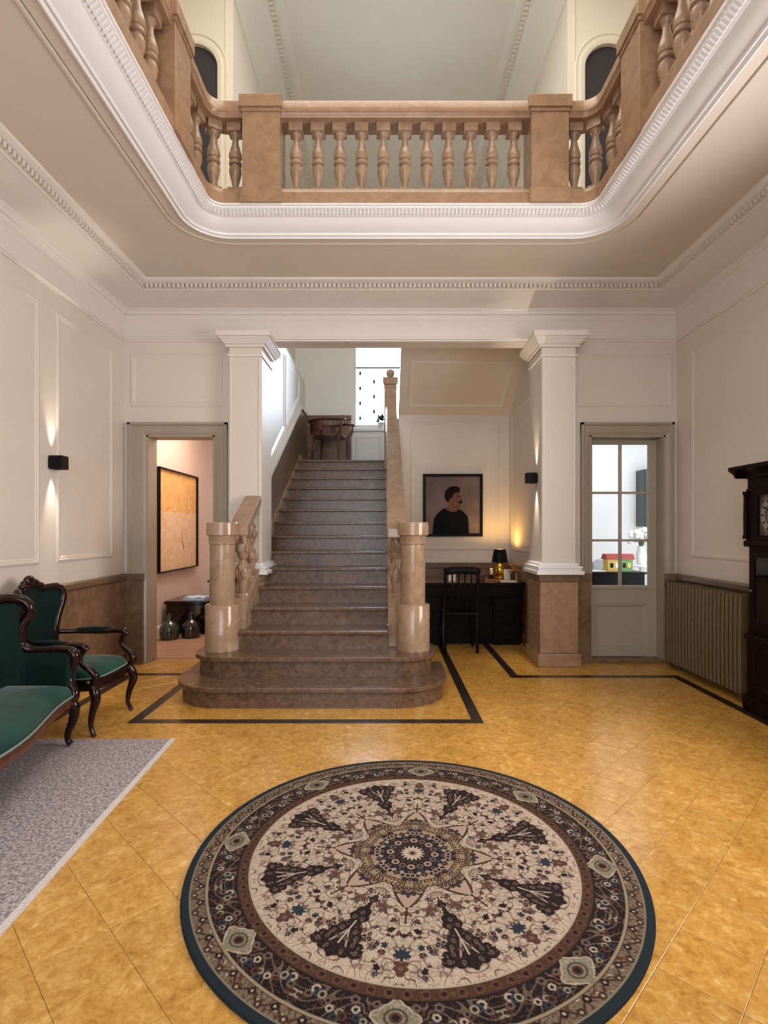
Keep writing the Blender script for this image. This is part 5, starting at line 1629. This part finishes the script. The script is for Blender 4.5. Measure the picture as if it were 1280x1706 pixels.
def demijohn(name, x, y, r, m, label):
    d = empty(name, (x, y, 0), label, 'bottle', 'glass demijohns on the floor')
    MB().lathe([(r * .8, 0), (r * .92, 0.01), (r, r * .5), (r, r * .95), (r * .9, r * 1.35), (r * .55, r * 1.72), (r * .26, r * 1.9), (r * .22, r * 2.25), (r * .27, r * 2.27), (r * .27, r * 2.38), (r * .2, r * 2.4)], seg=28).build('body', m, d, smooth=True)
    MB().lathe([(r * .17, r * 2.38), (r * .2, r * 2.55), (r * .19, r * 2.56)], seg=14).build('stopper', M['redwood'], d, smooth=True)


demijohn('demijohn', -2.765, 6.90, 0.125, M['greenglass'], 'squat green glass demijohn on the floor by the left room wall')
demijohn('demijohn', -2.53, 7.02, 0.125, M['darkglass'], 'dark glass demijohn on the floor in front of the chest')

# ================================================================ RIGHT ROOM SEEN THROUGH THE GLAZED DOOR
tb = empty('sideboard', (2.95, 7.05, 0), 'black low sideboard behind the glazed door', 'sideboard')
MB().box(-0.32, 0.36, -0.22, 0.24, 0.08, 0.84).build('case', M['blackwood'], tb, bevel=0.004)
MB().box(-0.34, 0.38, -0.24, 0.26, 0.84, 0.865).build('top', M['blackwood'], tb, bevel=0.004)
MB().box(-0.30, 0.02, -0.235, -0.22, 0.12, 0.80).build('door', M['blackwood'], tb, bevel=0.003)
MB().box(0.04, 0.34, -0.235, -0.22, 0.12, 0.80).build('door', M['blackwood'], tb, bevel=0.003)
MB().box(-0.30, 0.34, -0.20, 0.22, 0.0, 0.08).build('plinth', M['blackwood'], tb)
th = empty('toy_house', (3.02, 6.98, 0.8655), 'small yellow and green toy house with a red roof on the black sideboard', 'toy')
MB().box(-0.15, 0.02, -0.08, 0.08, 0, 0.16).build('wall', M['yellow'], th)
MB().box(0.02, 0.17, -0.08, 0.08, 0, 0.16).build('annex', M['green'], th)
MB().prism([(-0.10, 0.155), (0.10, 0.155), (0.05, 0.225), (-0.05, 0.225)], -0.17, 0.19, 'x').build('roof', M['red'], th)
for x, m_ in ((-0.10, M['black']), (-0.03, M['white']), (0.06, M['black']), (0.12, M['yellow'])):
    MB().box(x - 0.02, x + 0.02, -0.086, -0.08, 0.05, 0.11).build('house_window', m_, th)
wp = MB().box(-0.11, 0.11, -0.1, 0.1, 0, 0.012).build('paper_stack', M['white'], label='white papers on the left end of the black sideboard', cat='paper', bevel=0.002)
wp.location = (2.74, 6.98, 0.8655)
cb = empty('wall_cabinet', (4.66, 9.3, 1.46), 'dark teal wall cabinet on the far white wall beyond the glazed door', 'cabinet')
MB().box(-0.31, 0.35, -0.30, -0.001, 0.0, 0.96).build('case', M['tealpaint'], cb, bevel=0.006)
MB().box(-0.30, 0.015, -0.318, -0.30, 0.01, 0.95).build('door', M['tealpaint'], cb, bevel=0.004)
MB().box(0.025, 0.34, -0.318, -0.30, 0.01, 0.95).build('door', M['tealpaint'], cb, bevel=0.004)
# white flowers in a vase on a small table, grey chair
tt = empty('side_table', (3.80, 7.95, 0), 'small white round table holding the vase of white flowers', 'table')
MB().lathe([(0.22, 0.86), (0.23, 0.87), (0.23, 0.885), (0.22, 0.89)], seg=28).build('top', M['white'], tt, smooth=True)
MB().lathe([(0.16, 0.0), (0.16, 0.015), (0.025, 0.04), (0.02, 0.5), (0.03, 0.86)], seg=16).build('stem', M['white'], tt, smooth=True)
wv = empty('flower_vase', (3.80, 7.95, 0.891), 'vase of white flowers on the small white table', 'flowers')
MB().lathe([(0.05, 0), (0.07, 0.05), (0.075, 0.14), (0.05, 0.22), (0.055, 0.27)], seg=18).build('vase', M['white'], wv, smooth=True)
fb = MB(); random.seed(12)
for i in range(34):
    a = random.uniform(0, 2 * PI); rr = 0.17 * math.sqrt(random.random()); h = 0.47 + random.uniform(-0.09, 0.09) - rr * .3
    fb.ball((rr * math.cos(a), rr * math.sin(a), h), 0.045, 0.045, 0.038, 8, 6)
fb.build('blossom', M['white'], wv, smooth='all', kind='stuff')
MB().lathe([(0.02, 0.2), (0.05, 0.38)], seg=8).build('stem', M['leaf'], wv)
gc = empty('grey_chair', (3.12, 7.55, 0), 'grey upholstered chair beyond the black sideboard', 'chair')
MB().box(-0.12, 0.22, -0.2, 0.2, 0.42, 0.5).build('seat', M['grey'], gc, bevel=0.03, seg=3)
MB().prism([(-0.16, 0.45), (0.24, 0.45), (0.27, 0.92), (0.20, 0.98), (-0.06, 0.98), (-0.13, 0.92)], 0.17, 0.24, 'y').build('backrest', M['grey'], gc, bevel=0.03, seg=3)
for x in (-0.1, 0.2):
    for y in (-0.17, 0.18):
        MB().tube([(x, y, 0), (x, y, 0.43)], [0.012, 0.018], 8, spline=False).build('leg', M['black'], gc)
